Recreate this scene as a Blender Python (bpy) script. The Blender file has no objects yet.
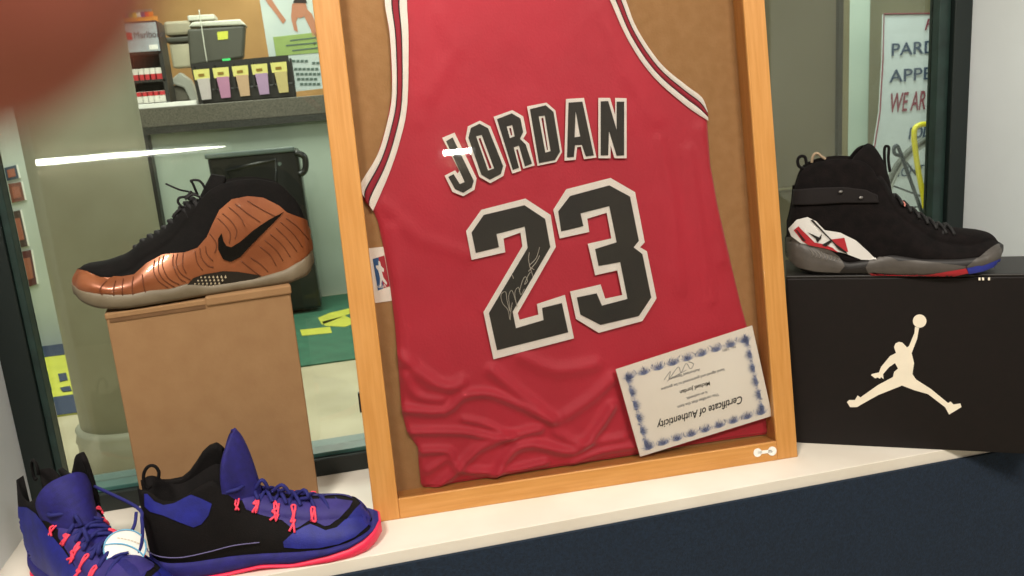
import bpy, bmesh, math, random
from mathutils import Vector, Matrix, noise
from mathutils.bvhtree import BVHTree
random.seed(4)
SC = bpy.context.scene
COL = SC.collection
R_ = math.radians
def V(*a): return Vector(a)

# ------------------------------------------------------------------ camera
FPX = 830.0
ROLL, PITCH, YAW = R_(4.6), R_(13.0), R_(11.5)
CAM = V(0, 0, .586)
FW = V(math.sin(YAW)*math.cos(PITCH), math.cos(YAW)*math.cos(PITCH), -math.sin(PITCH))
rt = V(math.cos(YAW), -math.sin(YAW), 0); up = rt.cross(FW)
RT = rt*math.cos(ROLL) - up*math.sin(ROLL)
UP = rt*math.sin(ROLL) + up*math.cos(ROLL)
def ray(px, py): return (FW + RT*((px-512)/FPX) - UP*((py-288)/FPX)).normalized()
def at_z(px, py, z=0.0):
    r = ray(px, py); return CAM + r*((z-CAM.z)/r.z)
def at_y(px, py, y):
    r = ray(px, py); return CAM + r*((y-CAM.y)/r.y)
def at_plane(px, py, p0, n):
    r = ray(px, py); return CAM + r*((p0-CAM).dot(n)/r.dot(n))
cd = bpy.data.cameras.new('camera'); co = bpy.data.objects.new('camera', cd); COL.objects.link(co)
co.matrix_world = Matrix(((RT.x, UP.x, -FW.x, CAM.x), (RT.y, UP.y, -FW.y, CAM.y), (RT.z, UP.z, -FW.z, CAM.z), (0, 0, 0, 1)))
cd.sensor_width = 36; cd.lens = FPX/1024*36; cd.clip_start = .004; cd.clip_end = 60
cd.dof.use_dof = True; cd.dof.focus_distance = 1.35; cd.dof.aperture_fstop = 13.0
SC.camera = co

# ------------------------------------------------------------------ materials
def lin(h):
    h = h.lstrip('#'); o = []
    for i in (0, 2, 4):
        c = int(h[i:i+2], 16)/255
        o.append(c/12.92 if c <= .04045 else ((c+.055)/1.055)**2.4)
    return (*o, 1)
MATS = {}
def mat(name, c, rough=.6, metal=0, c2=None, scale=20, stretch=(1, 1, 1), bump=0, bscale=None, emit=0, spec=.5, detail=4, contrast=(.35, .65), coat=0, sheen=0):
    if name in MATS: return MATS[name]
    m = bpy.data.materials.new(name); m.use_nodes = True; nt = m.node_tree; b = nt.nodes['Principled BSDF']
    b.inputs['Base Color'].default_value = lin(c); b.inputs['Roughness'].default_value = rough
    b.inputs['Metallic'].default_value = metal; b.inputs['Specular IOR Level'].default_value = spec
    b.inputs['Coat Weight'].default_value = coat; b.inputs['Sheen Weight'].default_value = sheen
    if emit:
        b.inputs['Emission Color'].default_value = lin(c); b.inputs['Emission Strength'].default_value = emit
    tc = nt.nodes.new('ShaderNodeTexCoord'); mp = nt.nodes.new('ShaderNodeMapping')
    nt.links.new(tc.outputs['Object'], mp.inputs[0]); mp.inputs['Scale'].default_value = stretch
    n = nt.nodes.new('ShaderNodeTexNoise'); n.inputs['Scale'].default_value = scale; n.inputs['Detail'].default_value = detail
    nt.links.new(mp.outputs[0], n.inputs['Vector'])
    cr = nt.nodes.new('ShaderNodeValToRGB')
    cr.color_ramp.elements[0].position, cr.color_ramp.elements[1].position = contrast
    base = lin(c)
    c2_ = lin(c2) if c2 else tuple(x*.93 for x in base[:3])+(1,)
    cr.color_ramp.elements[0].color = c2_; cr.color_ramp.elements[1].color = base
    nt.links.new(n.outputs['Fac'], cr.inputs[0]); nt.links.new(cr.outputs[0], b.inputs['Base Color'])
    if bump:
        n2 = nt.nodes.new('ShaderNodeTexNoise'); n2.inputs['Scale'].default_value = bscale or scale*3; n2.inputs['Detail'].default_value = 3
        nt.links.new(mp.outputs[0], n2.inputs['Vector'])
        bp = nt.nodes.new('ShaderNodeBump'); bp.inputs['Strength'].default_value = bump; bp.inputs['Distance'].default_value = .002
        nt.links.new(n2.outputs['Fac'], bp.inputs['Height']); nt.links.new(bp.outputs[0], b.inputs['Normal'])
    MATS[name] = m; return m
def glass_mat(name, tint='#ffffff', mult=1.0):
    m = bpy.data.materials.new(name); m.use_nodes = True; nt = m.node_tree
    for n in list(nt.nodes): nt.nodes.remove(n)
    out = nt.nodes.new('ShaderNodeOutputMaterial'); mx = nt.nodes.new('ShaderNodeMixShader')
    tr = nt.nodes.new('ShaderNodeBsdfTransparent'); tr.inputs[0].default_value = lin(tint)
    gl = nt.nodes.new('ShaderNodeBsdfGlossy'); gl.inputs['Roughness'].default_value = 0.0
    fr = nt.nodes.new('ShaderNodeFresnel'); fr.inputs[0].default_value = 1.5
    mu = nt.nodes.new('ShaderNodeMath'); mu.operation = 'MULTIPLY'; mu.inputs[1].default_value = mult
    nt.links.new(fr.outputs[0], mu.inputs[0]); nt.links.new(mu.outputs[0], mx.inputs[0])
    nt.links.new(tr.outputs[0], mx.inputs[1]); nt.links.new(gl.outputs[0], mx.inputs[2]); nt.links.new(mx.outputs[0], out.inputs[0])
    MATS[name] = m; return m

white_shelf = mat('white_laminate', '#e9e2d6', .45, c2='#dfd6c8', scale=6)
navy = mat('navy_carpet', '#16293e', .95, c2='#0d1a2a', scale=260, bump=.6, bscale=500, contrast=(.3, .7))
wall_white = mat('white_paint', '#e2e8ea', .7, c2='#d9dfe0', scale=4)
green_metal = mat('dark_green_metal', '#21342f', .4, c2='#182723', scale=30)
green_metal2 = mat('green_black_metal', '#101a18', .45, scale=30)
teal_metal = mat('teal_strip', '#3f6861', .4, scale=30)
oak_v = mat('oak_vertical', '#cb914f', .38, c2='#bf8441', scale=14, stretch=(12, 12, .7), bump=.12, bscale=40, coat=.15)
oak_h = mat('oak_horizontal', '#cb914f', .38, c2='#bf8441', scale=14, stretch=(.7, 12, 12), bump=.12, bscale=40, coat=.15)
oak_in = mat('oak_inner', '#bd7f36', .6, c2='#a86d2a', scale=14, stretch=(4, 4, 1), bump=.1)
cork = mat('brown_backing', '#ad8253', .85, c2='#a57a4b', scale=60, bump=.25, bscale=300)
kraft = mat('kraft_card', '#94714c', .85, c2='#8d6a46', scale=35, bump=.08, bscale=200, contrast=(.3, .7))
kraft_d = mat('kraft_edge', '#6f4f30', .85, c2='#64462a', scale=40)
black_box = mat('black_card', '#120a09', .6, c2='#0e0807', scale=80, spec=.3)
black_top = mat('black_lid', '#1c1816', .45, scale=60)
ivory = mat('ivory_print', '#efe4cf', .6, scale=30)
paper = mat('paper', '#fdf5e8', .6, c2='#f8eedf', scale=10)
paper_w = mat('white_plastic', '#f2f0ea', .4, scale=10)
ink_navy = mat('navy_ink', '#33406e', .7, scale=40)
ink_light = mat('pale_blue_ink', '#8f98ba', .7, scale=40)
ink_grey = mat('grey_ink', '#8d8a8a', .7, scale=40)
ink_black = mat('black_ink', '#2a2620', .7, scale=40)
silver_ink = mat('silver_ink', '#c9c3b4', .35, metal=.3, scale=40)

def jersey_material():
    m = mat('red_mesh_fabric', '#c61f38', .62, c2='#bd1b33', scale=9, sheen=.35)
    nt = m.node_tree; b = nt.nodes['Principled BSDF']
    tc = nt.nodes.new('ShaderNodeTexCoord')
    mp = nt.nodes.new('ShaderNodeMapping'); mp.inputs['Scale'].default_value = (1, 1, .75)
    vo = nt.nodes.new('ShaderNodeTexVoronoi'); vo.inputs['Scale'].default_value = 330
    nt.links.new(tc.outputs['Object'], mp.inputs[0]); nt.links.new(mp.outputs[0], vo.inputs['Vector'])
    n = nt.nodes.new('ShaderNodeTexNoise'); n.inputs['Scale'].default_value = 26; n.inputs['Detail'].default_value = 3
    nt.links.new(tc.outputs['Object'], n.inputs['Vector'])
    ad = nt.nodes.new('ShaderNodeMath'); ad.operation = 'MULTIPLY_ADD'; ad.inputs[1].default_value = .25
    nt.links.new(vo.outputs['Distance'], ad.inputs[0]); nt.links.new(n.outputs['Fac'], ad.inputs[2])
    bp = nt.nodes.new('ShaderNodeBump'); bp.inputs['Strength'].default_value = .35; bp.inputs['Distance'].default_value = .002
    nt.links.new(ad.outputs[0], bp.inputs['Height']); nt.links.new(bp.outputs[0], b.inputs['Normal'])
    return m
red = jersey_material()
j_white = mat('twill_white', '#faf3e8', .7, scale=60, bump=.2, bscale=600)
j_black = mat('twill_black', '#25231e', .65, c2='#2e2b23', scale=12, bump=.2, bscale=600)
j_maroon = mat('trim_red', '#a31d33', .7, scale=60)

# ------------------------------------------------------------------ object helpers
def link(name, verts, faces, ms, parent=None, M=None, smooth=False, bevel=0, bseg=2, solid=0, mi=None, weighted=False):
    me = bpy.data.meshes.new(name)
    if M is not None:
        Mi = M.inverted(); verts = [Mi @ Vector(v) for v in verts]
    me.from_pydata([tuple(v) for v in verts], [], faces)
    if not isinstance(ms, (list, tuple)): ms = [ms]
    for m in ms: me.materials.append(m)
    if mi: me.polygons.foreach_set('material_index', mi)
    bm = bmesh.new(); bm.from_mesh(me); bmesh.ops.recalc_face_normals(bm, faces=bm.faces); bm.to_mesh(me); bm.free()
    me.polygons.foreach_set('use_smooth', [smooth]*len(me.polygons))
    me.update()
    o = bpy.data.objects.new(name, me); COL.objects.link(o)
    if parent is not None: o.parent = parent
    elif M is not None: o.matrix_world = M
    if solid:
        s = o.modifiers.new('thickness', 'SOLIDIFY'); s.thickness = solid; s.offset = 0
    if bevel:
        b = o.modifiers.new('bevel', 'BEVEL'); b.width = bevel; b.segments = bseg; b.limit_method = 'ANGLE'; b.angle_limit = R_(40)
    return o
def tag(o, label, cat, group=None, kind=None):
    o['label'] = label; o['category'] = cat
    if group: o['group'] = group
    if kind: o['kind'] = kind
    return o
class Thing:
    def __init__(s, name, label, cat, loc, rz=0, group=None, M=None):
        s.M = M if M is not None else Matrix.Translation(Vector(loc)) @ Matrix.Rotation(rz, 4, 'Z')
        s.o = bpy.data.objects.new(name, None); COL.objects.link(s.o); s.o.matrix_world = s.M
        s.o.empty_display_size = .05
        tag(s.o, label, cat, group)
    def part(s, name, mb, m, under=None, label=None, **k):
        o = link(name, mb.v, mb.f, m, under or s.o, s.M, mi=(mb.mi if mb.usemi else None), **k)
        if label: o['label'] = label
        return o
def struct(name, mb, m, **k):
    o = link(name, mb.v, mb.f, m, **k); o['kind'] = 'structure'; return o
def single(name, mb, m, label, cat, loc, group=None, rz=0, **k):
    o = link(name, mb.v, mb.f, m, None, Matrix.Translation(Vector(loc)) @ Matrix.Rotation(rz, 4, 'Z'), mi=(mb.mi if mb.usemi else None), **k)
    return tag(o, label, cat, group)

class MB:
    def __init__(s): s.v = []; s.f = []; s.mi = []; s.usemi = False; s.cur = 0
    def add(s, vs, fs):
        n = len(s.v); s.v += [Vector(v) for v in vs]; s.f += [tuple(i+n for i in f) for f in fs]; s.mi += [s.cur]*len(fs); return s
    def m(s, i): s.cur = i; s.usemi = True; return s
    def box(s, a, b):
        (x0, y0, z0), (x1, y1, z1) = a, b
        return s.add([(x0, y0, z0), (x1, y0, z0), (x1, y1, z0), (x0, y1, z0), (x0, y0, z1), (x1, y0, z1), (x1, y1, z1), (x0, y1, z1)],
                     [(0, 3, 2, 1), (4, 5, 6, 7), (0, 1, 5, 4), (1, 2, 6, 5), (2, 3, 7, 6), (3, 0, 4, 7)])
    def obox(s, o, a, b, c):      # corner and three edge vectors
        o = Vector(o); q = [o, o+a, o+a+b, o+b]; q += [p+c for p in q]
        return s.add(q, [(0, 3, 2, 1), (4, 5, 6, 7), (0, 1, 5, 4), (1, 2, 6, 5), (2, 3, 7, 6), (3, 0, 4, 7)])
    def prism(s, pts, off):
        n = len(pts); off = Vector(off); pts = [Vector(p) for p in pts]
        return s.add(pts+[p+off for p in pts], [tuple(range(n))[::-1], tuple(range(n, 2*n))]+[(i, (i+1) % n, n+(i+1) % n, n+i) for i in range(n)])
    def grid(s, fn, nu, nv, cu=False, cv=False):
        vs = [fn(i/(nu if cu else nu-1), j/(nv if cv else nv-1)) for j in range(nv) for i in range(nu)]
        fs = []
        for j in range(nv if cv else nv-1):
            for i in range(nu if cu else nu-1):
                a, b = j*nu+i, j*nu+(i+1) % nu; c, d = ((j+1) % nv)*nu+(i+1) % nu, ((j+1) % nv)*nu+i
                fs.append((a, b, c, d))
        return s.add(vs, fs)
    def tube(s, path, r, n=8, closed=False):
        P = [Vector(p) for p in path]; k = len(P); rs = r if isinstance(r, (list, tuple)) else [r]*k
        vs = []; prev = None
        for i, p in enumerate(P):
            if closed: t = P[(i+1) % k]-P[i-1]
            else: t = P[min(i+1, k-1)]-P[max(i-1, 0)]
            if t.length < 1e-9: t = V(0, 0, 1)
            t.normalize()
            if prev is None:
                h = V(0, 0, 1) if abs(t.z) < .9 else V(1, 0, 0); u = t.cross(h).normalized()
            else:
                u = prev - t*prev.dot(t)
                u = u.normalized() if u.length > 1e-6 else t.orthogonal().normalized()
            prev = u; w = t.cross(u)
            for j in range(n):
                a = 2*math.pi*j/n; vs.append(p+u*(rs[i]*math.cos(a))+w*(rs[i]*math.sin(a)))
        fs = []
        for i in range(k if closed else k-1):
            for j in range(n):
                fs.append((i*n+j, i*n+(j+1) % n, ((i+1) % k)*n+(j+1) % n, ((i+1) % k)*n+j))
        if not closed: fs += [tuple(range(n))[::-1], tuple(range((k-1)*n, k*n))]
        return s.add(vs, fs)
    def lathe(s, c, prof, n=32, axis=None):
        c = Vector(c); a = (Vector(axis) if axis else V(0, 0, 1)).normalized(); u = a.orthogonal().normalized(); w = a.cross(u)
        vs = []
        for r, h in prof:
            for j in range(n):
                t = 2*math.pi*j/n; vs.append(c+a*h+u*(r*math.cos(t))+w*(r*math.sin(t)))
        fs = [(i*n+j, i*n+(j+1) % n, (i+1)*n+(j+1) % n, (i+1)*n+j) for i in range(len(prof)-1) for j in range(n)]
        fs += [tuple(range(n))[::-1], tuple(range((len(prof)-1)*n, len(prof)*n))]
        return s.add(vs, fs)
    def ball(s, c, r, n=12):
        c = Vector(c); rx = r if isinstance(r, (tuple, list)) else (r, r, r)
        def fn(u, v):
            a = 2*math.pi*u; b = math.pi*(v-.5)*.998
            return c+V(rx[0]*math.cos(a)*math.cos(b), rx[1]*math.sin(a)*math.cos(b), rx[2]*math.sin(b))
        return s.grid(fn, n*2, n, cu=True)
def smooth_path(pts, k=6, closed=False):
    P = [Vector(p) for p in pts]; n = len(P); out = []
    for i in range(n if closed else n-1):
        if closed: a, b, c, d = P[i-1], P[i], P[(i+1) % n], P[(i+2) % n]
        else: a, b, c, d = P[max(i-1, 0)], P[i], P[i+1], P[min(i+2, n-1)]
        for j in range(k):
            t = j/k
            out.append(.5*((2*b)+(c-a)*t+(2*a-5*b+4*c-d)*t*t+(3*b-a-3*c+d)*t**3))
    if not closed: out.append(P[-1])
    return out
def interp(tab, x):
    if x <= tab[0][0]: return tab[0][1]
    for (a, p), (b, q) in zip(tab, tab[1:]):
        if x <= b: return p+(q-p)*((x-a)/(b-a) if b > a else 0)
    return tab[-1][1]
def sm(tab, x, w=.012):
    return sum(interp(tab, x+d*w) for d in (-1, -.5, 0, .5, 1))/5
def fill2d(loops, ext):
    """mesh of closed 2D loops (even-odd holes), extruded by ext each way; returns verts, faces"""
    cu = bpy.data.curves.new('t', 'CURVE'); cu.dimensions = '2D'; cu.fill_mode = 'BOTH'; cu.extrude = ext
    for L in loops:
        sp = cu.splines.new('POLY'); sp.points.add(len(L)-1); sp.use_cyclic_u = True
        for p, q in zip(sp.points, L): p.co = (q[0], q[1], 0, 1)
    ob = bpy.data.objects.new('t', cu); me = bpy.data.meshes.new_from_object(ob)
    vs = [v.co.copy() for v in me.vertices]; fs = [tuple(p.vertices) for p in me.polygons]
    bpy.data.objects.remove(ob); bpy.data.curves.remove(cu); bpy.data.meshes.remove(me)
    return vs, fs
def text2d(body, size, ext=.0002, align='LEFT', shear=0, bold=0, sx=1):
    cu = bpy.data.curves.new('t', 'FONT'); cu.body = body; cu.size = size; cu.extrude = ext; cu.align_x = align; cu.shear = shear; cu.offset = bold
    cu.resolution_u = 3
    ob = bpy.data.objects.new('t', cu); me = bpy.data.meshes.new_from_object(ob)
    vs = [V(v.co.x*sx, v.co.y, v.co.z) for v in me.vertices]; fs = [tuple(p.vertices) for p in me.polygons]
    bpy.data.objects.remove(ob); bpy.data.curves.remove(cu); bpy.data.meshes.remove(me)
    return vs, fs
def place(vs, O, A, B, N): return [O+A*v[0]+B*v[1]+N*v[2] for v in vs]

# ------------------------------------------------------------------ shell of the display window
FL = -.70
WY = 1.345
struct('floor', MB().box((-6, -7, FL-.05), (9, 9.5, FL)), mat('beige_tile', '#bbb095', .35, c2='#aa9f84', scale=3))
sh_y = at_z(700, 495, 0).y
struct('trim_1', MB().box((-.518, sh_y, -.019), (1.145, 1.345, 0)), white_shelf, bevel=.001)
struct('wall_front', MB().box((-.518, sh_y-.004, FL), (1.145, sh_y+.03, -.019)), navy)
struct('wall_left', MB().box((-.60, sh_y+.01, FL), (-.517, 1.40, 1.5)), wall_white)
struct('wall_right', MB().box((1.14, sh_y-.35, FL), (1.20, 1.40, 1.5)), wall_white)
# window frame: mullions, sill, head
w = MB().box((-.517, 1.326, 0), (-.476, 1.36, 1.5)); struct('trim_2', w, green_metal2, bevel=.002)
w = MB().box((-.476, 1.332, 0), (-.466, 1.356, 1.5)); struct('trim_3', w, green_metal, bevel=.001)
w = MB().box((1.080, 1.336, 0), (1.104, 1.362, 1.5)); struct('trim_4', w, green_metal, bevel=.002)
w = MB().box((1.104, 1.326, 0), (1.14, 1.362, 1.5)); struct('trim_5', w, green_metal2, bevel=.002)
w = MB().box((-.466, 1.313, 0), (1.08, 1.40, .030)); struct('trim_6', w, green_metal2, bevel=.002)
w = MB().box((-.466, 1.325, .029), (1.08, 1.385, .036)); struct('trim_7', w, teal_metal, bevel=.001)
w = MB().box((-.517, 1.30, 1.02), (1.14, 1.40, 1.12)); struct('trim_8', w, green_metal, bevel=.002)
wg = glass_mat('window_glass', '#eef4ee', 1.0)
struct('window_1', MB().box((-.466, 1.352, .034), (1.08, 1.356, 1.02)), wg)

# ------------------------------------------------------------------ framed jersey
A0 = at_z(375, 523); B0 = at_z(798, 457)
FH = (B0-A0).normalized(); FWID = (B0-A0).length
nb = V(-FH.y, FH.x, 0)                      # away from the camera, horizontal
LEAN = R_(8)
FV = (V(0, 0, 1)*math.cos(LEAN)+nb*math.sin(LEAN)).normalized()
FN = FH.cross(FV).normalized()              # toward the camera (out of the frame)
if FN.dot(CAM-A0) < 0: FN = -FN
def fp(u, w_, d=0): return A0+FH*u+FV*w_-FN*d
def uv(px, py, d=0):
    P = at_plane(px, py, A0-FN*d, FN)-A0; return (P.dot(FH), P.dot(FV))
FM = Matrix(((FH.x, -FN.x, FV.x, A0.x), (FH.y, -FN.y, FV.y, A0.y), (FH.z, -FN.z, FV.z, A0.z), (0, 0, 0, 1)))   # local x=width y=depth z=height
HT = 1.03; RW = .0365; RB = .0300; DP = .045
T = Thing('shadow_box_frame', 'tall golden oak shadow box frame leaning on the white shelf around the red jersey', 'picture frame', None, M=FM)
def lb(a, b):   # box in frame-local coordinates
    m = MB().box(a, b); m.v = [FM @ v for v in m.v]; return m
T.part('stile', lb((0, 0, 0), (RW, DP, HT)), oak_v, bevel=.0015)
T.part('stile', lb((FWID-RW*.92, 0, 0), (FWID, DP, HT)), oak_v, bevel=.0015)
brail = T.part('rail', lb((RW, 0, 0), (FWID-RW*.92, DP, RB)), oak_h, bevel=.0012)
T.part('rail', lb((RW, 0, HT-RW), (FWID-RW*.92, DP, HT)), oak_h, bevel=.0012)
T.part('backing_board', lb((RW-.004, .036, RB-.004), (FWID-RW*.92+.004, .041, HT-RW+.004)), cork)
pg = glass_mat('picture_glass', '#ffffff', .75)
T.part('glass_pane', lb((RW-.001, .0035, RB-.001), (FWID-RW*.92+.001, .0055, HT-RW+.001)), pg)
hd = MB(); hq = at_plane(359, 402, A0+FH*0-FN*.02, FN)-A0
hv = hq.dot(FV)
T.part('latch', lb((-.003, .012, hv-.014), (.001, .024, hv+.014)), mat('dark_latch', '#1c1712', .5), label='small dark latch on the left edge')
# white dumbbell shaped sticker on the bottom rail
st = MB(); s1 = uv(757.5, 452.5); s2 = uv(772, 451)
loops = []
for c_, r_ in ((s1, .0068), (s2, .0072)):
    loops.append([(c_[0]+r_*math.cos(t*math.pi/10), c_[1]+r_*math.sin(t*math.pi/10)) for t in range(20)])
for L in loops:
    vs, fs = fill2d([L], .0004); st.add([fp(v[0], v[1], -.0006-v[2]) for v in vs], fs)
vs, fs = fill2d([[(s1[0], s1[1]-.0025), (s2[0], s2[1]-.0025), (s2[0], s2[1]+.0025), (s1[0], s1[1]+.0025)]], .0004)
st.add([fp(v[0], v[1], -.0006-v[2]) for v in vs], fs)
T.part('sticker', st, paper_w, under=brail, label='small white dumbbell shaped sticker')
sd = MB()
for c_ in (s1, s2):
    for k in range(5):
        a = k*1.3; sd.add([fp(c_[0]+.0035*math.cos(a)+dx, c_[1]+.0035*math.sin(a)+dy, -.0012) for dx, dy in ((0, 0), (.0012, 0), (.0012, .0008), (0, .0008))], [(0, 1, 2, 3)])

# jersey cloth ------------------------------------------------------
JD = .029
def uvl(pts, d=JD): return [uv(x, y, d) for x, y in pts]
Lout = [(384.6, 0), (390, 37), (392, 93), (386.4, 126), (377, 156), (360.4, 184), (360, 193), (365, 202), (373.4, 211), (378, 222), (384, 250), (390, 285), (395, 325), (398, 363), (402, 413), (407, 432), (413, 441), (418, 448), (419, 465), (421, 484), (424, 489.5)]
Rout = [(625.3, 0), (637, 29.7), (659.5, 63), (685.5, 85.4), (701, 97.3), (706, 108), (707.8, 119), (711, 165), (718, 205), (730, 255), (742, 305), (748, 327), (760, 375), (768, 420), (770, 436)]
lo = sorted([(w_, u) for u, w_ in uvl(Lout)]); ro = sorted([(w_, u) for u, w_ in uvl(Rout)])
lo += [(.92, lo[-1][1]+.045), (.96, lo[-1][1]+.07)]; ro += [(.92, ro[-1][1]-.055), (.96, ro[-1][1]-.08)]
ridge_px = [
 ([(20, 250), (160, 255), (230, 200), (330, 195), (440, 240), (540, 290)], 7, 7),
 ([(40, 330), (220, 330), (300, 345), (400, 345)], 6, 6),
 ([(230, 285), (300, 300), (380, 335)], 4, 5),
 ([(330, 110), (450, 210), (560, 290)], 6, 9),
 ([(130, 530), (190, 480), (250, 420), (300, 380), (420, 340), (500, 320)], 7, 7),
 ([(340, 490), (400, 400), (480, 375), (620, 400), (700, 330), (760, 240)], 8, 8),
 ([(600, 270), (700, 200), (760, 140)], 5, 9),
 ([(80, 400), (170, 400), (200, 450), (250, 470), (380, 470), (520, 440)], 6, 6),
 ([(0, 60), (120, 150), (180, 170), (220, 150)], 5, 9),
 ([(560, 330), (650, 370), (800, 350)], 4, 7),
 ([(620, 440), (720, 400), (840, 380)], 5, 7),
 ([(20, 130), (60, 200), (150, 215)], 4, 7),
 ([(440, 60), (560, 110), (700, 90)], 4, 11),
 ([(100, 470), (160, 430)], 4, 6),
]
ridges = []
for pts, amp, wd in ridge_px:
    ridges.append(([Vector(uv(400+x/3.6, 340+y/3.6, JD)) for x, y in smooth_path([(a, b, 0) for a, b in pts], 3) for x, y in [(x, y)]] if False else
                   [Vector(uv(400+p.x/3.6, 340+p.y/3.6, JD)) for p in smooth_path([(a, b, 0) for a, b in pts], 3)], amp*.00135, wd*.0010))
ridges += [([Vector(uv(x, y, JD)) for x, y in pts], a, w_) for pts, a, w_ in (
  ([(700, 130), (712, 200), (722, 260)], .003, .010), ([(690, 150), (700, 230), (712, 300)], .0025, .009), ([(392, 230), (402, 300), (410, 360)], .003, .010),
  ([(385, 205), (420, 240), (470, 255)], .002, .012), ([(408, 0), (425, 60), (418, 120)], .002, .014), ([(440, 15), (455, 50), (430, 95)], .002, .014), ([(600, 10), (625, 70), (655, 120)], .002, .014),
  ([(660, 140), (672, 200), (680, 290)], .0022, .010), ([(415, 375), (430, 385), (460, 388)], .003, .009))]
def segd(p, a, b):
    ab = b-a; t = max(0, min(1, (p-a).dot(ab)/max(ab.length_squared, 1e-12))); return (p-(a+ab*t)).length
def fold(u, w_):
    p = Vector((u, w_)); h = 0
    for pts, amp, wd in ridges:
        d = min(segd(p, a, b) for a, b in zip(pts, pts[1:]))
        if d < 4*wd: h += amp*math.exp(-(d/wd)**2)
    h += .0012*noise.noise(V(u*11, w_*9, 1.2)) + .0005*noise.noise(V(u*40, w_*30, 4))
    return h
JT = Thing('basketball_jersey', 'red sleeveless basketball jersey with black 23, folded at the hem, inside the oak frame', 'jersey', None, M=FM)
wlo = .0415; whi = .955
NU, NV = 170, 250
def jf(i, j):
    # rows concentrated in the lower part
    w_ = wlo+(whi-wlo)*(j**1.25)
    bot = .002*math.sin(i*9)
    l, r = interp(lo, w_), interp(ro, w_)
    u = l+(r-l)*i
    if j == 0: w_ += 0
    e = min(i, 1-i)
    d = JD - fold(u, w_) + (.004*(1-e/.012)**2 if e < .012 else 0)
    return fp(u, w_, max(.008, d))
# hem height follows the photographed hem line
hem = [uv(x, y, JD) for x, y in ((424, 489.5), (483, 480), (555, 467.5), (639, 454.5), (701, 443.6), (770, 434))]
def jf2(i, j):
    l0, r0 = hem[0][0], hem[-1][0]
    hu = l0+(r0-l0)*i; hw = max(RB+.0015, interp(hem, hu))
    w_ = hw+(whi-hw)*(j**1.25)
    l, r = interp(lo, w_), interp(ro, w_); u = l+(r-l)*i
    e = min(i, 1-i); d = JD-fold(u, w_)+(.004*(1-e/.012)**2 if e < .012 else 0)
    if j < .01: d += .003
    return fp(u, w_, max(.010, d))
JT.part('body', MB().grid(jf2, NU, NV), red, smooth=True)
def trim(outp, inp, sgn):
    eo = [(interp(lo if sgn > 0 else ro, w_)+0, w_) for w_ in (.95, .90, .84, .79)]; ei = [(u+sgn*(.031-.0*w_), w_) for u, w_ in eo]
    o = smooth_path([(*p, 0) for p in eo+uvl(outp)], 4); n_ = smooth_path([(*p, 0) for p in ei+uvl(inp)], 4)
    def samp(P, t):
        L = [0]
        for a, b in zip(P, P[1:]): L.append(L[-1]+(b-a).length)
        x = t*L[-1]; return V(interp(list(zip(L, [p.x for p in P])), x), interp(list(zip(L, [p.y for p in P])), x), 0)
    mb = MB()
    for a, b, mi in ((0, .29, 0), (.29, .35, 1), (.35, .60, 2), (.60, .66, 1), (.66, 1, 0)):
        mb.m(mi)
        def fn(i, j, a=a, b=b):
            p, q = samp(o, j), samp(n_, j); k = a+(b-a)*i; r = p+(q-p)*k
            return fp(r.x, r.y, JD-.0022-.0012*math.sin(math.pi*i) - max(0, fold(r.x, r.y)))
        mb.grid(fn, 4, 90)
    return mb
tl = trim([(384.6, 0), (390, 37), (392, 93), (386.4, 126), (377, 156), (360.4, 184), (361.5, 193)], [(406.9, 0), (408.5, 37), (407.3, 104), (400, 141), (388.8, 174.6), (373, 211)], 1)
tr_ = trim([(625.3, 0), (637, 29.7), (659.5, 63), (685.5, 85.4), (701, 97.3), (706.5, 110)], [(609.3, 0), (627.9, 40.9), (652, 76), (685.5, 105.9), (707.5, 121)], -1)
for t_ in (tl, tr_): JT.part('armhole_trim', t_, [j_white, mat('trim_black', '#2a2026', .7), j_maroon], smooth=True, label='white armhole trim with red stripe between black lines')
def glyph(loops, sc, ox, oy, d, ext=.0005):
    L = [[uv(ox+x/sc, oy+y/sc, d) for x, y in lp] for lp in loops]
    vs, fs = fill2d(L, ext); mb = MB(); mb.add([fp(v[0], v[1], d-v[2]) for v in vs], fs); return mb
S1 = (5.24, 435, 92); S2 = (6.4, 530, 92)
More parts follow.
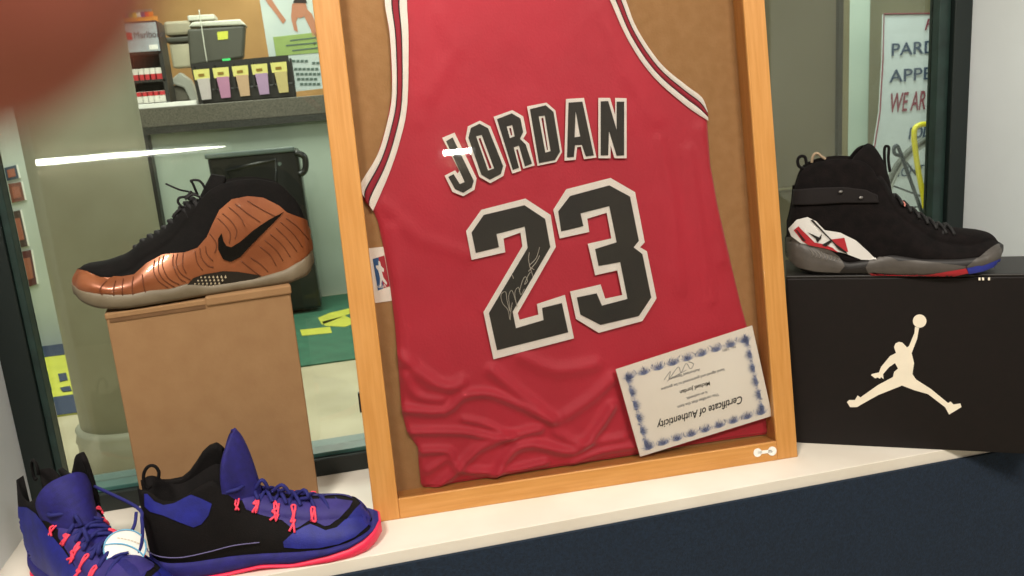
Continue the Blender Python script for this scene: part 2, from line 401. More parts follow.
LET = [
 ('J', S1, [[(37, 240), (102, 213), (218, 452), (207, 512), (148, 546), (92, 524), (50, 438), (105, 410), (119, 428), (127, 412)]],
  [[(58, 258), (92, 238), (203, 465), (193, 500), (148, 528), (105, 508), (70, 445), (97, 430), (130, 482), (156, 472)]]),
 ('O', S1, [[(160, 245), (172, 180), (235, 150), (290, 180), (372, 385), (358, 440), (290, 478), (232, 445)], [(228, 245), (238, 240), (297, 398), (285, 402)]],
  [[(175, 240), (188, 188), (233, 166), (278, 190), (357, 388), (345, 430), (288, 460), (243, 433)], [(215, 232), (245, 225), (310, 400), (278, 412)]]),
 ('R', S1, [[(307, 130), (405, 95), (462, 128), (480, 215), (462, 245), (492, 270), (522, 385), (462, 402), (434, 300), (424, 302), (452, 412), (405, 428)], [(388, 190), (398, 188), (405, 225), (398, 228)]],
  [[(325, 142), (402, 112), (447, 138), (462, 210), (445, 245), (475, 275), (508, 375), (472, 390), (440, 280), (412, 290), (440, 397), (408, 408)], [(375, 180), (405, 172), (418, 232), (392, 242)]]),
 ('D', S2, [[(-19, 92), (105, 68), (162, 118), (205, 385), (168, 448), (48, 472)], [(72, 168), (85, 165), (115, 370), (108, 372)]],
  [[(0, 110), (100, 85), (150, 128), (192, 382), (160, 435), (58, 455)], [(55, 155), (95, 150), (132, 378), (98, 388)]]),
 ('A', S2, [[(230, 45), (345, 38), (425, 420), (345, 430), (325, 350), (302, 352), (292, 434), (220, 440)]],
  [[(247, 68), (335, 62), (408, 405), (358, 412), (332, 338), (288, 340), (280, 415), (237, 418)], [(292, 118), (322, 285), (285, 290)]]),
 ('N', S2, [[(437, 38), (512, 38), (545, 150), (545, 38), (618, 40), (618, 424), (540, 424), (515, 340), (515, 424), (437, 424)]],
  [[(453, 60), (500, 58), (555, 245), (555, 62), (602, 62), (602, 405), (555, 408), (505, 245), (500, 405), (453, 405)]]),
]
LD = JD-.0042
for nm, (sc, ox, oy), outl, blk in LET:
    p = JT.part('letter', glyph(outl, sc, ox, oy, LD), j_white, label='white-edged black letter '+nm)
    JT.part('letter_face', glyph(blk, sc, ox, oy, LD-.0011), j_black, under=p)
two = [[(20, 135), (70, 65), (215, 28), (298, 82), (315, 187), (190, 405), (196, 427), (258, 410), (253, 375), (345, 345), (375, 488), (110, 557), (77, 402), (205, 185), (199, 140), (143, 160), (149, 205), (38, 230)]]
two_b = [[(38, 140), (78, 82), (212, 50), (280, 95), (297, 188), (173, 400), (184, 455), (275, 428), (270, 388), (335, 372), (356, 468), (122, 527), (95, 405), (223, 190), (213, 120), (120, 145), (128, 188), (52, 207)]]
three = [[(28, 135), (72, 65), (222, 27), (305, 75), (338, 245), (322, 262), (345, 275), (378, 435), (330, 512), (182, 552), (105, 505), (85, 412), (188, 388), (204, 436), (262, 424), (245, 340), (170, 357), (145, 250), (225, 232), (209, 145), (143, 165), (150, 210), (50, 232)]]
three_b = [[(45, 140), (85, 88), (218, 52), (288, 90), (318, 240), (300, 262), (330, 285), (360, 432), (318, 495), (188, 525), (120, 490), (108, 432), (175, 418), (193, 460), (280, 437), (255, 312), (182, 325), (170, 268), (243, 245), (218, 122), (120, 147), (130, 190), (55, 208)]]
d2 = JT.part('digit', glyph(two, 3.29, 460, 190, LD), j_white, label='white-edged black digit 2 with a silver signature')
f2 = JT.part('digit_face', glyph(two_b, 3.29, 460, 190, LD-.0011), j_black, under=d2)
d3 = JT.part('digit', glyph(three, 3.39, 545, 170, LD), j_white, label='white-edged black digit 3')
JT.part('digit_face', glyph(three_b, 3.39, 545, 170, LD-.0011), j_black, under=d3)
sg = MB()
for pts in ([(163, 425), (158, 395), (140, 372), (135, 345), (150, 335), (155, 365), (165, 400), (160, 350), (170, 330), (180, 355), (188, 385), (180, 340), (192, 320), (200, 345), (212, 325)],
            [(195, 335), (205, 300), (215, 285), (222, 300), (212, 310), (225, 280), (232, 270)], [(228, 205), (226, 235), (240, 285)], [(262, 188), (250, 225), (228, 250), (244, 262)], [(225, 268), (250, 238), (262, 215)], [(172, 280), (176, 292)],
            [(165, 428), (168, 395), (172, 370)]):
    P = smooth_path([fp(*uv(460+x/3.29, 190+y/3.29, LD-.002), LD-.0022) for x, y in pts], 4)
    sg.tube(P, .00055, 5)
JT.part('signature', sg, silver_ink, under=d2, label='thin silver handwritten signature')

# certificate ------------------------------------------------------
CDp = .0125
cc = [Vector(uv(x, y, CDp)) for x, y in ((615.8, 369.4), (752.2, 325.6), (772.2, 415.8), (640.3, 456.7))]
ca = ((cc[1]-cc[0])+(cc[2]-cc[3]))/2; cb = ((cc[3]-cc[0])+(cc[2]-cc[1]))/2
cw, ch = ca.length, cb.length
def cpt(x, y, k=0):   # x,y in 0..1 from top-left as seen, bilinear
    p = cc[0]*(1-x)*(1-y)+cc[1]*x*(1-y)+cc[2]*x*y+cc[3]*(1-x)*y
    return fp(p.x, p.y, CDp-k)
cm_ = cpt(.5, 1)
CT = Thing('certificate', 'cream certificate with blue leafy border, hung upside down over the jersey corner', 'certificate', cm_)
m_ = MB(); m_.prism([cpt(0, 0), cpt(1, 0), cpt(1, 1), cpt(0, 1)], -FN*.002); CT.part('sheet', m_, paper)
bd = MB(); rnd = random.Random(7)
def leaf(x, y, ang, ln, wd, mi):
    c_, s_ = math.cos(ang), math.sin(ang); asp = cw/ch
    pts = [(0, 0), (ln*.4, wd), (ln, 0), (ln*.4, -wd)]
    bd.m(mi).add([cpt(x+(p*c_-q*s_)/cw, y+(p*s_+q*c_)/ch, .0006+.0002*(1-mi)) for p, q in pts], [(0, 1, 2, 3)])
def motif(x, y, a0):
    for da in (-75, -50, -27, 0, 27, 50, 75):
        l_ = .0155 if da == 0 else .0130
        leaf(x, y, a0+R_(da), l_, .0006 if abs(da) < 60 else .0004, 0 if abs(da) < 40 else 1)
    for da in (-38, -14, 14, 38, 62, -62):
        leaf(x, y, a0+R_(da), .0145, .0007, 1)
bx, by = .009/cw, .009/ch
for k in range(9):
    x = .075+(.85)*k/8
    motif(x, .055+.014/ch, -math.pi/2)
    motif(x, .955, -math.pi/2)
for k in range(6):
    y = .14+.74*k/5
    motif(.03+.004/cw, y, 0); motif(1-.03-.004/cw, y, math.pi)
for k in range(90):   # fine hatching joining the motifs
    x = .06+.88*k/89; 
    for yy, sgn in ((.075, 1), (.93, -1)):
        leaf(x, yy+.02*math.sin(k*.9), math.pi/2*sgn+math.sin(k)*.7, .0075, .0004, 1 if k % 4 else 0)
for k in range(60):
    y = .1+.8*k/59
    for xx, sgn in ((.045, 0), (.955, math.pi)):
        leaf(xx+.008*math.sin(k*.9), y, sgn+math.sin(k)*.7, .0075, .0004, 1 if k % 4 else 0)
CT.part('border', bd, [ink_navy, ink_light])
def ctext(body, cx, cy, size, m, shear=0, sx=1, name='lettering'):
    vs, fs = text2d(body, size, .0001, 'CENTER', shear, bold=size*.012, sx=sx)
    mb = MB(); 
    mb.add([cpt(cx-v[0]/cw, cy+(v[1]-size*.35)/ch, .0005+v[2]) for v in vs], fs)   # upside down: x and y reversed
    CT.part(name, mb, m)
ctext('Certificate of Authenticity', .50, .73, .0165, ink_black, .35, .82)
ctext('This certifies that the item', .50, .60, .0065, ink_grey); ctext('is an authentic', .50, .54, .006, ink_grey)
ctext('Michael Jordan', .50, .455, .0085, ink_black, .1)
ctext('hand signed and guaranteed to be genuine', .50, .36, .0062, ink_grey); ctext('Authorized Signature', .45, .28, .006, ink_grey)
ctext('No. 2301', .80, .16, .006, ink_grey)
sg = MB()
for P in ([(.30, .27), (.36, .20), (.34, .27), (.42, .18), (.43, .25), (.48, .17), (.5, .24), (.53, .20), (.50, .16)], [(.32, .29), (.4, .26), (.47, .24)]):
    sg.tube(smooth_path([cpt(x, y, .0007) for x, y in P], 4), .0004, 4)
CT.part('signature', sg, ink_grey)

# small card behind the jersey ------------------------------------------------------
ND = .0345
nc = [Vector(uv(x, y, ND)) for x, y in ((366.5, 248.5), (386, 246.5), (394, 300.5), (372, 303.5))]
def npt(x, y, k=0):
    p = nc[0]*(1-x)*(1-y)+nc[1]*x*(1-y)+nc[2]*x*y+nc[3]*(1-x)*y
    return fp(p.x, p.y, ND-k)
NT = Thing('logo_card', 'small white card with blue and red logo, behind the jersey\'s left edge', 'card', npt(.5, 1))
NT.part('card', MB().prism([npt(0, 0), npt(1, 0), npt(1, 1), npt(0, 1)], -FN*.001), paper)
NT.part('logo_block', MB().prism([npt(.25, .2, .0004), npt(.55, .18, .0004), npt(.6, .75, .0004), npt(.33, .78, .0004)], FN*.0003), mat('logo_blue', '#2b5c93', .6))
NT.part('logo_block', MB().prism([npt(.55, .18, .0004), npt(.85, .16, .0004), npt(.9, .73, .0004), npt(.6, .75, .0004)], FN*.0003), mat('logo_red', '#b52535', .6))
pl = [(.52, .24), (.60, .26), (.62, .34), (.74, .40), (.72, .46), (.62, .44), (.66, .55), (.80, .66), (.76, .70), (.58, .60), (.50, .70), (.44, .72), (.5, .56), (.46, .42), (.36, .36), (.38, .32), (.5, .33)]
NT.part('player_figure', MB().prism([npt(x, y, .0007) for x, y in pl], FN*.0002), paper_w)
vs, fs = text2d('NBA', .0075, .0001, 'CENTER'); mb = MB()
cA = (npt(1, .7)-npt(0, .7)).normalized(); cB = (npt(.5, 0)-npt(.5, 1)).normalized()
mb.add(place(vs, npt(.50, .74, .001), cA, cB, FN), fs); NT.part('lettering', mb, paper_w)

# ------------------------------------------------------------------ cardboard box under the copper shoe
CZ = .345
c0 = at_z(105, 314, CZ); c1 = at_z(289.5, 287, CZ)
ca_ = math.atan2(c1.y-c0.y, c1.x-c0.x); cw_ = (c1-c0).length; print('box yaw', math.degrees(ca_), c0, c1)
CA = V(math.cos(ca_), math.sin(ca_), 0); CN = V(-CA.y, CA.x, 0); C0 = V(c0.x, c0.y, 0); zt = CZ
CD = .118
T = Thing('cardboard_box', 'plain brown cardboard shoe box standing on end, under the copper sneaker', 'box', C0+CA*cw_/2+CN*CD/2, ca_)
def cbx(a, b): return MB().obox(C0+CA*a[0]+CN*a[1]+V(0, 0, a[2]), CA*(b[0]-a[0]), CN*(b[1]-a[1]), V(0, 0, b[2]-a[2]))
T.part('body', cbx((0, 0, 0), (cw_, CD, zt-.004)), kraft, bevel=.002)
T.part('flap', cbx((-.001, -.001, zt-.008), (.135, CD+.001, zt)), kraft, bevel=.0015)
T.part('flap', cbx((.127, -.003, zt-.010), (cw_+.002, CD+.001, zt+.003)), kraft, bevel=.0025)
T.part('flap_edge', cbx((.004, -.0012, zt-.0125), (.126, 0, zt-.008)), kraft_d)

# ------------------------------------------------------------------ black shoe box on the right
JB = at_z(799, 443); JE = at_z(990, 452.5); jd = V(JE.x-JB.x, JE.y-JB.y, 0).normalized(); jn = V(-jd.y, jd.x, 0)   # jn: away
JB = V(JB.x, JB.y, 0)-jd*.019
JL = .375
jzt = at_plane(786, 276, JB, jn).z
jang = math.atan2(jd.y, jd.x)
T = Thing('shoe_box', 'black shoe box with white leaping player logo, in the right corner of the shelf', 'box', JB+jd*(JL/2)+jn*.065, jang)
JDp = .125
T.part('body', MB().obox(JB, jd*JL, jn*JDp, V(0, 0, jzt-.004)), black_box, bevel=.002)
T.part('lid', MB().obox(JB-jd*.001+jn*.001+V(0, 0, jzt-.004), jd*(JL+.001), jn*(JDp-.001), V(0, 0, .004)), black_top, bevel=.0015)
def jpt(px, py, k=0): return at_plane(px, py, JB-jn*k, jn)
jm = [(375, 108), (395, 115), (385, 170), (358, 240), (370, 290), (362, 345), (380, 372), (455, 420), (540, 490), (553, 483), (568, 497), (602, 492), (607, 510), (545, 547), (525, 510), (440, 445), (370, 425), (310, 402), (190, 450), (110, 495), (85, 510), (50, 510), (35, 485), (45, 475), (75, 475), (88, 452), (102, 462), (190, 400), (265, 360), (270, 335), (290, 318), (275, 290), (245, 310), (215, 345), (218, 370), (205, 360), (200, 368), (188, 362), (175, 366), (155, 350), (160, 345), (195, 337), (205, 310), (250, 255), (280, 240), (270, 210), (278, 192), (295, 184), (312, 188), (335, 212), (345, 205), (372, 140)]
m_ = MB().prism([jpt(840+x/5.0, 305+y/5.0, .0003) for x, y in jm], -jn*.0006)
m_.prism([jpt(840+(398+34*math.cos(t*math.pi/12))/5, 305+(80+33*math.sin(t*math.pi/12))/5, .0003) for t in range(24)], -jn*.0006)
T.part('logo', m_, ivory, label='white silhouette of a leaping player with a ball')
m_ = MB()
for x in (978.5, 982, 988): m_.prism([jpt(x, 277.5, .0022), jpt(x+2, 277.5, .0022), jpt(x+2, 280.3, .0022), jpt(x, 280.3, .0022)], -jn*.0004)
T.part('print_mark', m_, ivory)

# ------------------------------------------------------------------ shoes
class Shoe:
    """local frame: x toward the toe, y across (negative = the side facing the viewer of this shoe), z up"""
    def __init__(s, T, O, ang, toe_left=False):
        s.T = T; s.O = Vector(O); s.A = V(math.cos(ang), math.sin(ang), 0)
        s.Y = V(-s.A.y, s.A.x, 0)
        # side normal toward the camera
        s.N = -s.Y if (-s.Y).dot(CAM-s.O) > 0 else s.Y
        s.M = T.M; s.near = -9
    def sz(s, px, py, off=0.0):
        P = at_plane(px, py, s.O+s.N*off, s.N)-s.O; return (P.dot(s.A), P.z)
    def W(s, a, y, z): return s.O+s.A*a+s.N*y+V(0, 0, z)
    def tab(s, pts, sc, ox, oy, off): return sorted(s.sz(ox+x/sc, oy+y/sc, off) for x, y in pts)
    def upper_fn(s, P):
        L0, L1 = P['L']; n1 = 18; n2 = 14
        def sec(a):
            u = (a-L0)/(L1-L0)
            ws = sm(P['plan'], u, .01)*P.get('wk', 1)
            zb = sm(P['zb'], a); zr = sm(P['zr'], a, .006); zc = sm(P['zc'], a, .006)
            wr = min(ws*.98, sm(P['wr'], u, .02))
            p = sm(P['pp'], u, .02)
            zr = max(zr, zb+.001)
            pts = []
            for k in range(n1):
                q = k/(n1-1); wd = ws+(wr-ws)*q**1.6+P.get('bulge', .003)*math.sin(math.pi*q)*min(1, ws/.03); pts.append((wd, zb+(zr-zb)*q))
            for k in range(1, n2+1):
                q = k/n2
                if zc < zr-.002:
                    pts.append((wr*(1-q) if q < 1 else 0, zc+(zr-zc)*(1-q)**p if q > .12 else zr+.0015*math.sin(q/.12*math.pi)-(zr-zc)*.02*(q/.12)))
                else:
                    th = q*math.pi/2; pts.append((wr*math.cos(th), zr+(zc-zr)*math.sin(th)))
            return pts
        return sec
    def upper(s, P, ns=150, disp=None):
        sec = s.upper_fn(P); L0, L1 = P['L']; mb = MB(); rows = []
        for i in range(ns):
            t = i/(ns-1); t = .5-.5*math.cos(math.pi*t) if P.get('cos') else t
            a = L0+(L1-L0)*t; h = sec(a); full = [(y, z) for y, z in h]+[(-y, z) for y, z in h[::-1][1:]]
            rows.append([(a, y, z) for y, z in full])
        nc = len(rows[0]); vs = []
        for i, r in enumerate(rows):
            for j, (a, y, z) in enumerate(r):
                if disp: a, y, z = disp(a, y, z)
                vs.append(s.W(a, y, z))
        fs = [(i*nc+j, i*nc+j+1, (i+1)*nc+j+1, (i+1)*nc+j) for i in range(ns-1) for j in range(nc-1)]
        fs += [(i*nc, (i+1)*nc, (i+1)*nc+nc-1, i*nc+nc-1) for i in range(ns-1)]
        mb.add(vs, fs); return mb
    def sole(s, P, top, bot, grow=.003, ns=120, k0=0, k1=1, wfun=None):
        L0, L1 = P['Ls']; mb = MB(); rows = []
        for i in range(ns):
            t = i/(ns-1); t = .5-.5*math.cos(math.pi*t)
            a = L0+(L1-L0)*t; ws = sm(P['plan'], t, .01)*P.get('wk', 1)+grow*min(1, 12*min(t, 1-t)+.0)
            zt_, zb_ = sm(top, a, .004), sm(bot, a, .004); zt_ = max(zt_, zb_+.0015)
            h = [(ws*.97, zb_), (ws+.001, zb_+(zt_-zb_)*.2), (ws+.002, zb_+(zt_-zb_)*.5), (ws+.001, zb_+(zt_-zb_)*.8), (ws*.96, zt_), (ws*.5, zt_)]
            full = h+[(-y, z) for y, z in h[::-1]]
            rows += [s.W(a, y, z) for y, z in full]
        nc = 12
        fs = [(i*nc+j, i*nc+(j+1) % nc, (i+1)*nc+(j+1) % nc, (i+1)*nc+j) for i in range(ns-1) for j in range(nc)]
        fs += [tuple(range(nc)), tuple(range((ns-1)*nc, ns*nc))]
        mb.add(rows, fs); return mb
    def tongue(s, front, back, w, n=24, thick=.006):
        """front/back: lists of (a,z) from base to tip; w: list of half widths"""
        F = smooth_path([(a, z, 0) for a, z in front], 8); B = smooth_path([(a, z, 0) for a, z in back], 8); Wd = smooth_path([(x, 0, 0) for x in w], 8)
        m = len(F); mb = MB()
        def fn(i, j):
            k = min(m-1, int(round(j*(m-1)))); t = i*2-1; f, b = F[k], B[int(round(j*(len(B)-1)))]; ww = Wd[int(round(j*(len(Wd)-1)))].x
            q = 1-abs(t)**2.2; return s.W(b.x+(f.x-b.x)*q, ww*t, b.y+(f.y-b.y)*q)
        mb.grid(fn, 25, m); return mb
    def bvh(s, *mbs):
        v, f = [], []
        for mb in mbs:
            n = len(v); v += mb.v; f += [tuple(i+n for i in x) for x in mb.f]
        s.tree = BVHTree.FromPolygons(v, f); s.depth = (s.O+s.A*.15-CAM).length
    def hit(s, px, py, off):
        r = ray(px, py); h = s.tree.ray_cast(CAM, r)
        if h[0] is not None and (h[0]-s.O).dot(s.N) < s.near:
            c = s.tree.find_nearest(at_plane(px, py, s.O+s.N*.03, s.N)); h = (c[0], c[1], 0, 0)
        if h[0] is not None and (h[0]-CAM).length < s.depth+.25:
            n = h[1] if h[1].dot(r) < 0 else -h[1]
            return h[0]+n*off
        best = None
        for k in range(-8, 9):
            c = s.tree.find_nearest(CAM+r*(s.depth+k*.012))
            if c[0] is not None and (best is None or c[3] < best[3]): best = c
        n = best[1] if best[1].dot(r) < 0 else -best[1]
        return best[0]+n*off
    def both(s, name, mb, m, **k):
        """one part on the visible side, its twin on the other side"""
        o = s.T.part(name, mb, m, **k)
        tw = MB(); tw.v = [v-2*s.N*((v-s.O).dot(s.N)) for v in mb.v]; tw.f = [tuple(reversed(f)) for f in mb.f]; tw.mi = list(mb.mi)
        s.T.part(name, tw, m, **k); return o
    def mirror(s, mb):
        n = len(mb.v); d = [v-2*s.N*((v-s.O).dot(s.N)) for v in mb.v]
        mi = list(mb.mi); mb.v += d; mb.f += [tuple(i+n for i in reversed(f)) for f in list(mb.f)]; mb.mi += mi; return mb
    def panel(s, polys, sc, ox, oy, off=.0008, maxpx=3.0, mirror=False, sides=None):
        mb = MB()
        for poly in polys:
            bm = bmesh.new(); bm.faces.new([bm.verts.new((ox+x/sc, oy+y/sc, 0)) for x, y in poly]); bm.normal_update()
            bmesh.ops.triangulate(bm, faces=bm.faces)
            for it in range(7):
                es = [e for e in bm.edges if e.calc_length() > maxpx]
                if not es: break
                bmesh.ops.subdivide_edges(bm, edges=es, cuts=1); bmesh.ops.triangulate(bm, faces=[f for f in bm.faces if len(f.verts) > 3])
            bm.verts.index_update(); bm.verts.ensure_lookup_table()
            mb.add([s.hit(v.co.x, v.co.y, off) for v in bm.verts], [tuple(v.index for v in f.verts) for f in bm.faces]); bm.free()
        return s.mirror(mb) if mirror else mb
    def lines(s, paths, sc, ox, oy, r, off=.0003, mirror=False, k=5, n=6):
        mb = MB()
        for p in paths:
            q = smooth_path([(ox+x/sc, oy+y/sc, 0) for x, y in p], k)
            mb.tube([s.hit(v.x, v.y, off) for v in q], r, n)
        return s.mirror(mb) if mirror else mb

PLAN = [(0, .008), (.012, .019), (.04, .027), (.1, .033), (.2, .036), (.35, .036), (.5, .040), (.65, .047), (.76, .050), (.86, .047), (.93, .039), (.97, .029), (.99, .019), (1, .008)]

# ---- copper foam sneaker (toe to the left) on the cardboard box
O = C0+CA*(cw_+.030)+CN*.050+V(0, 0, zt+.0035)
T = Thing('foam_sneaker', 'copper foam high top sneaker with black swoosh, standing on the brown cardboard box', 'shoe', O, math.pi+ca_)
S = Shoe(T, O, math.pi+ca_); S.near = 0
cs = (3.2, 60, 140)
top_c = S.tab([(42, 450), (60, 408), (85, 394), (150, 385), (220, 360), (260, 320), (300, 300), (345, 270), (370, 240), (400, 205), (430, 180), (470, 160), (520, 135), (560, 125), (620, 120), (700, 135), (760, 200), (790, 262), (806, 330)], *cs, 0)
L = S.sz(60+808/3.2, 255, 0)[0]; L1 = S.sz(60+40/3.2, 140+455/3.2, 0)[0]
botp = S.tab([(42, 455), (60, 500), (110, 540), (180, 556), (300, 553), (400, 541), (500, 512), (600, 482), (700, 462), (780, 425), (808, 375)], *cs, .04)
midp = S.tab([(42, 445), (90, 488), (150, 516), (230, 509), (300, 512), (370, 487), (440, 490), (520, 465), (600, 455), (650, 440), (740, 425), (800, 370)], *cs, .04)
# level the sole on the box: lowest outline becomes z=0
def level(t, ref):   # subtract straight line through the ground contacts
    return t
z0 = min(z for a, z in botp)
def shift(t, d): return [(a, z-d) for a, z in t]
def ground(tb, a0, a1):   # flatten the contact stretch to z=0, keep toe spring / heel lift
    z_ = sum(interp(tb, a0+(a1-a0)*k/10) for k in range(11))/11
    return [(a, max(0.0, z-z_) if (a < a0 or a > a1) else 0.0) for a, z in tb]
Lr = L1-L
bot = [(L, .022), (L+.012, .006), (L+.04, 0), (L+Lr*.80, 0), (L+Lr*.90, .004), (L+Lr*.96, .012), (L1, .024)]
mid = [(L, .046), (L+.02, .030), (L+.045, .020), (L+.08, .015), (L+.12, .014), (L+.15, .015), (L+.175, .023), (L+.20, .019), (L+.225, .022), (L+.25, .020), (L+Lr*.90, .026), (L+Lr*.96, .031), (L1, .038)]
gz = lambda a: -0.0
P = dict(L=(L+.001, L1-.003), Ls=(L, L1), plan=PLAN, wk=1.0, bulge=.006,
         zb=[(a, z-.004) for a, z in mid],
         zc=[(a, z) for a, z in top_c], zr=None, wr=[(0, .024), (.1, .028), (.3, .029), (.42, .027), (.5, .026), (.7, .032), (.9, .028), (1, .004)],
         pp=[(0, 6), (.4, 6), (.5, 2), (1, 2)])
tt = dict()
def top_at(a): return interp(top_c, a)
zr = []
zc = []
for i in range(61):
    a = L+Lr*i/60; u = i/60; h = top_at(a)
    if u < .40: r_, c_ = h, .055
    elif u < .47: k = (u-.40)/.07; r_, c_ = h-.012*k, .055+(h-.055)*k
    else: r_, c_ = h-(.022 if u < .85 else .022*(1-(u-.85)/.15)-0) , h
    zr.append((a, r_)); zc.append((a, c_))
P['zr'] = zr; P['zc'] = zc
up_f = S.upper(P)
copper = mat('copper_foam', '#a0603c', .36, metal=.3, c2='#864b2c', scale=18, coat=.25)
foamblk = mat('black_nubuck', '#0c0807', .9, c2='#070504', spec=.25, scale=60, bump=.3, bscale=300)
foam_sole = mat('smoky_rubber', '#756955', .55, c2='#665a46', scale=25)
uo = T.part('upper', up_f, foamblk, smooth=True, label='black textile upper and collar')
so = S.sole(P, mid, bot, .004)
sole_o = T.part('sole', so, foam_sole, smooth=True, label='smoky translucent rubber sole')
S.bvh(up_f)
shell = [(40, 458), (42, 438), (60, 415), (90, 420), (130, 438), (200, 440), (240, 432), (280, 395), (330, 368), (400, 360), (440, 345), (470, 310), (490, 265), (510, 225), (550, 190), (600, 180), (650, 185), (700, 210), (725, 232), (790, 258), (803, 290), (806, 330), (803, 375), (740, 430), (650, 445), (560, 470), (440, 500), (370, 498), (300, 520), (230, 518), (150, 525), (90, 497)]
shl = S.both('foam_shell', S.panel([shell], *cs, off=.0022), copper, smooth=True, label='ribbed metallic copper shell')
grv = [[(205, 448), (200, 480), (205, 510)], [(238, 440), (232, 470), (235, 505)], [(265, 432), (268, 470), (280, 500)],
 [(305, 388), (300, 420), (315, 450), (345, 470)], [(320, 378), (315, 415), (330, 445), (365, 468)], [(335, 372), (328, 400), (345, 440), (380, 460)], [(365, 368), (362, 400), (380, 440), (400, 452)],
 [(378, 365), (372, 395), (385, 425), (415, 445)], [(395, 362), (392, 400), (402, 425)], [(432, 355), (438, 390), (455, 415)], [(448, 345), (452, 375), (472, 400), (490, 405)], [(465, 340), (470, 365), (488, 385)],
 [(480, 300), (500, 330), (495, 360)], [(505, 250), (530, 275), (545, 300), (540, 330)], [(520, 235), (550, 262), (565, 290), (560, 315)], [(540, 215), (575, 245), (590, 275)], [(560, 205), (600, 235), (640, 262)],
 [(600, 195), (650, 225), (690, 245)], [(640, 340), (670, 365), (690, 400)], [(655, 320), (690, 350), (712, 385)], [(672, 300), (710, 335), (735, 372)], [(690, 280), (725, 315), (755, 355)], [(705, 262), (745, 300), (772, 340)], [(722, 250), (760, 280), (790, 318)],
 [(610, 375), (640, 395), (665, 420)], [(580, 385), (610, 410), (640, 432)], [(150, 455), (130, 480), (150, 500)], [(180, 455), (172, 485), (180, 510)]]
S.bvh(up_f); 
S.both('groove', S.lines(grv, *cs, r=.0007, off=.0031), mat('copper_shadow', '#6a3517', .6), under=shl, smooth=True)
swo = [(300, 230), (240, 290), (195, 335), (160, 372), (130, 388), (105, 380), (90, 350), (90, 315), (101, 298), (106, 322), (116, 338), (132, 342), (160, 325), (200, 290), (250, 256)]
S.both('swoosh', S.panel([swo], 3.2, 190, 140, off=.0042), mat('gloss_black', '#0d0b0b', .15, coat=.6), under=shl, smooth=True, label='glossy black swoosh')
plate = [(410, 485), (402, 465), (425, 440), (460, 428), (520, 418), (570, 420), (645, 432), (600, 452), (540, 468), (480, 480), (440, 488)]
pb = S.both('midfoot_plate', S.panel([plate], *cs, off=.0036), mat('carbon_plate', '#1d1712', .4), smooth=True)
dots = []
for j, (y0, xa, xb) in enumerate(((437, 450, 530), (447, 440, 525), (457, 430, 518), (467, 425, 500), (477, 430, 470))):
    x = xa
    while x < xb: dots.append([(x-3, y0), (x, y0-4-(x-450)*.05), (x+4, y0), (x, y0+3)]); x += 13
S.both('mesh_dot', S.panel(dots, *cs, off=.0046, maxpx=6), mat('pale_dot', '#b7a98e', .5), under=pb)
# crinkled throat, laces
cr = MB()
for i, (x, y) in enumerate(((240, 345), (262, 325), (285, 310), (308, 298), (330, 283), (350, 262), (368, 243), (385, 220), (400, 205), (415, 190))):
    a, z = S.sz(60+x/3.2, 140+y/3.2, 0)
    pts = [S.W(a-.012*math.cos(t)*0+(-.010)*(abs(math.sin(t))), .024*math.sin(t), z+.0012-.018*(1-math.cos(t))) for t in [k/6*1.3 for k in range(-6, 7)]]
    cr.tube(pts, .0034, 7)
T.part('lace', cr, mat('black_lace', '#141113', .8), smooth=True)
kn = MB()
def lp(pts, r=.0018): kn.tube(smooth_path([at_plane(60+x/3.2, 140+y/3.2, S.O+S.N*o_, S.N) for x, y, o_ in pts], 6), r, 7)
lp([(338, 140, .01), (360, 150, .012), (385, 160, .01), (410, 165, 0), (440, 175, 0)], .0014)
lp([(420, 165, 0), (405, 180, .01), (382, 185, .015), (378, 200, .015), (395, 215, .012), (415, 205, .008), (440, 190, 0)])
lp([(440, 175, 0), (425, 140, .008), (420, 130, .01), (445, 130, .01), (462, 150, .008), (470, 180, 0)])
lp([(400, 190, .02), (425, 175, .02), (450, 185, .02), (455, 205, .015), (430, 215, .01)])
lp([(395, 215, .01), (375, 230, .01), (362, 248, .008)], .0025)
T.part('lace_knot', kn, MATS['black_lace'], smooth=True)
ct = MB()
tg = S.tongue([S.sz(60+x/3.2, 140+y/3.2) for x, y in ((440, 230), (452, 190), (470, 150), (490, 112))], [S.sz(60+x/3.2, 140+y/3.2) for x, y in ((480, 230), (495, 190), (515, 155), (530, 120))], [.022, .024, .024, .016])
T.part('tongue', tg, foamblk, smooth=True, solid=.006)

# ---- blue sneaker (toe to the right)
HO = at_z(163, 560, 0)
O = V(-.296, 1.088, 0)
T1 = Thing('basketball_sneaker', 'blue and black high top sneaker, toe pointing right, before the cardboard box', 'shoe', O, R_(0), group='pair of blue basketball sneakers')
S = Shoe(T1, O, R_(0)); S.near = 0
cs = (3.82, 140, 425)
def px5(x, y): return (140+x/3.82, 425+y/3.82)
L0 = S.sz(147, 530, .0)[0]; L1 = S.sz(378, 515, .0)[0]; Lr = L1-L0
print('blue len', L0, L1)
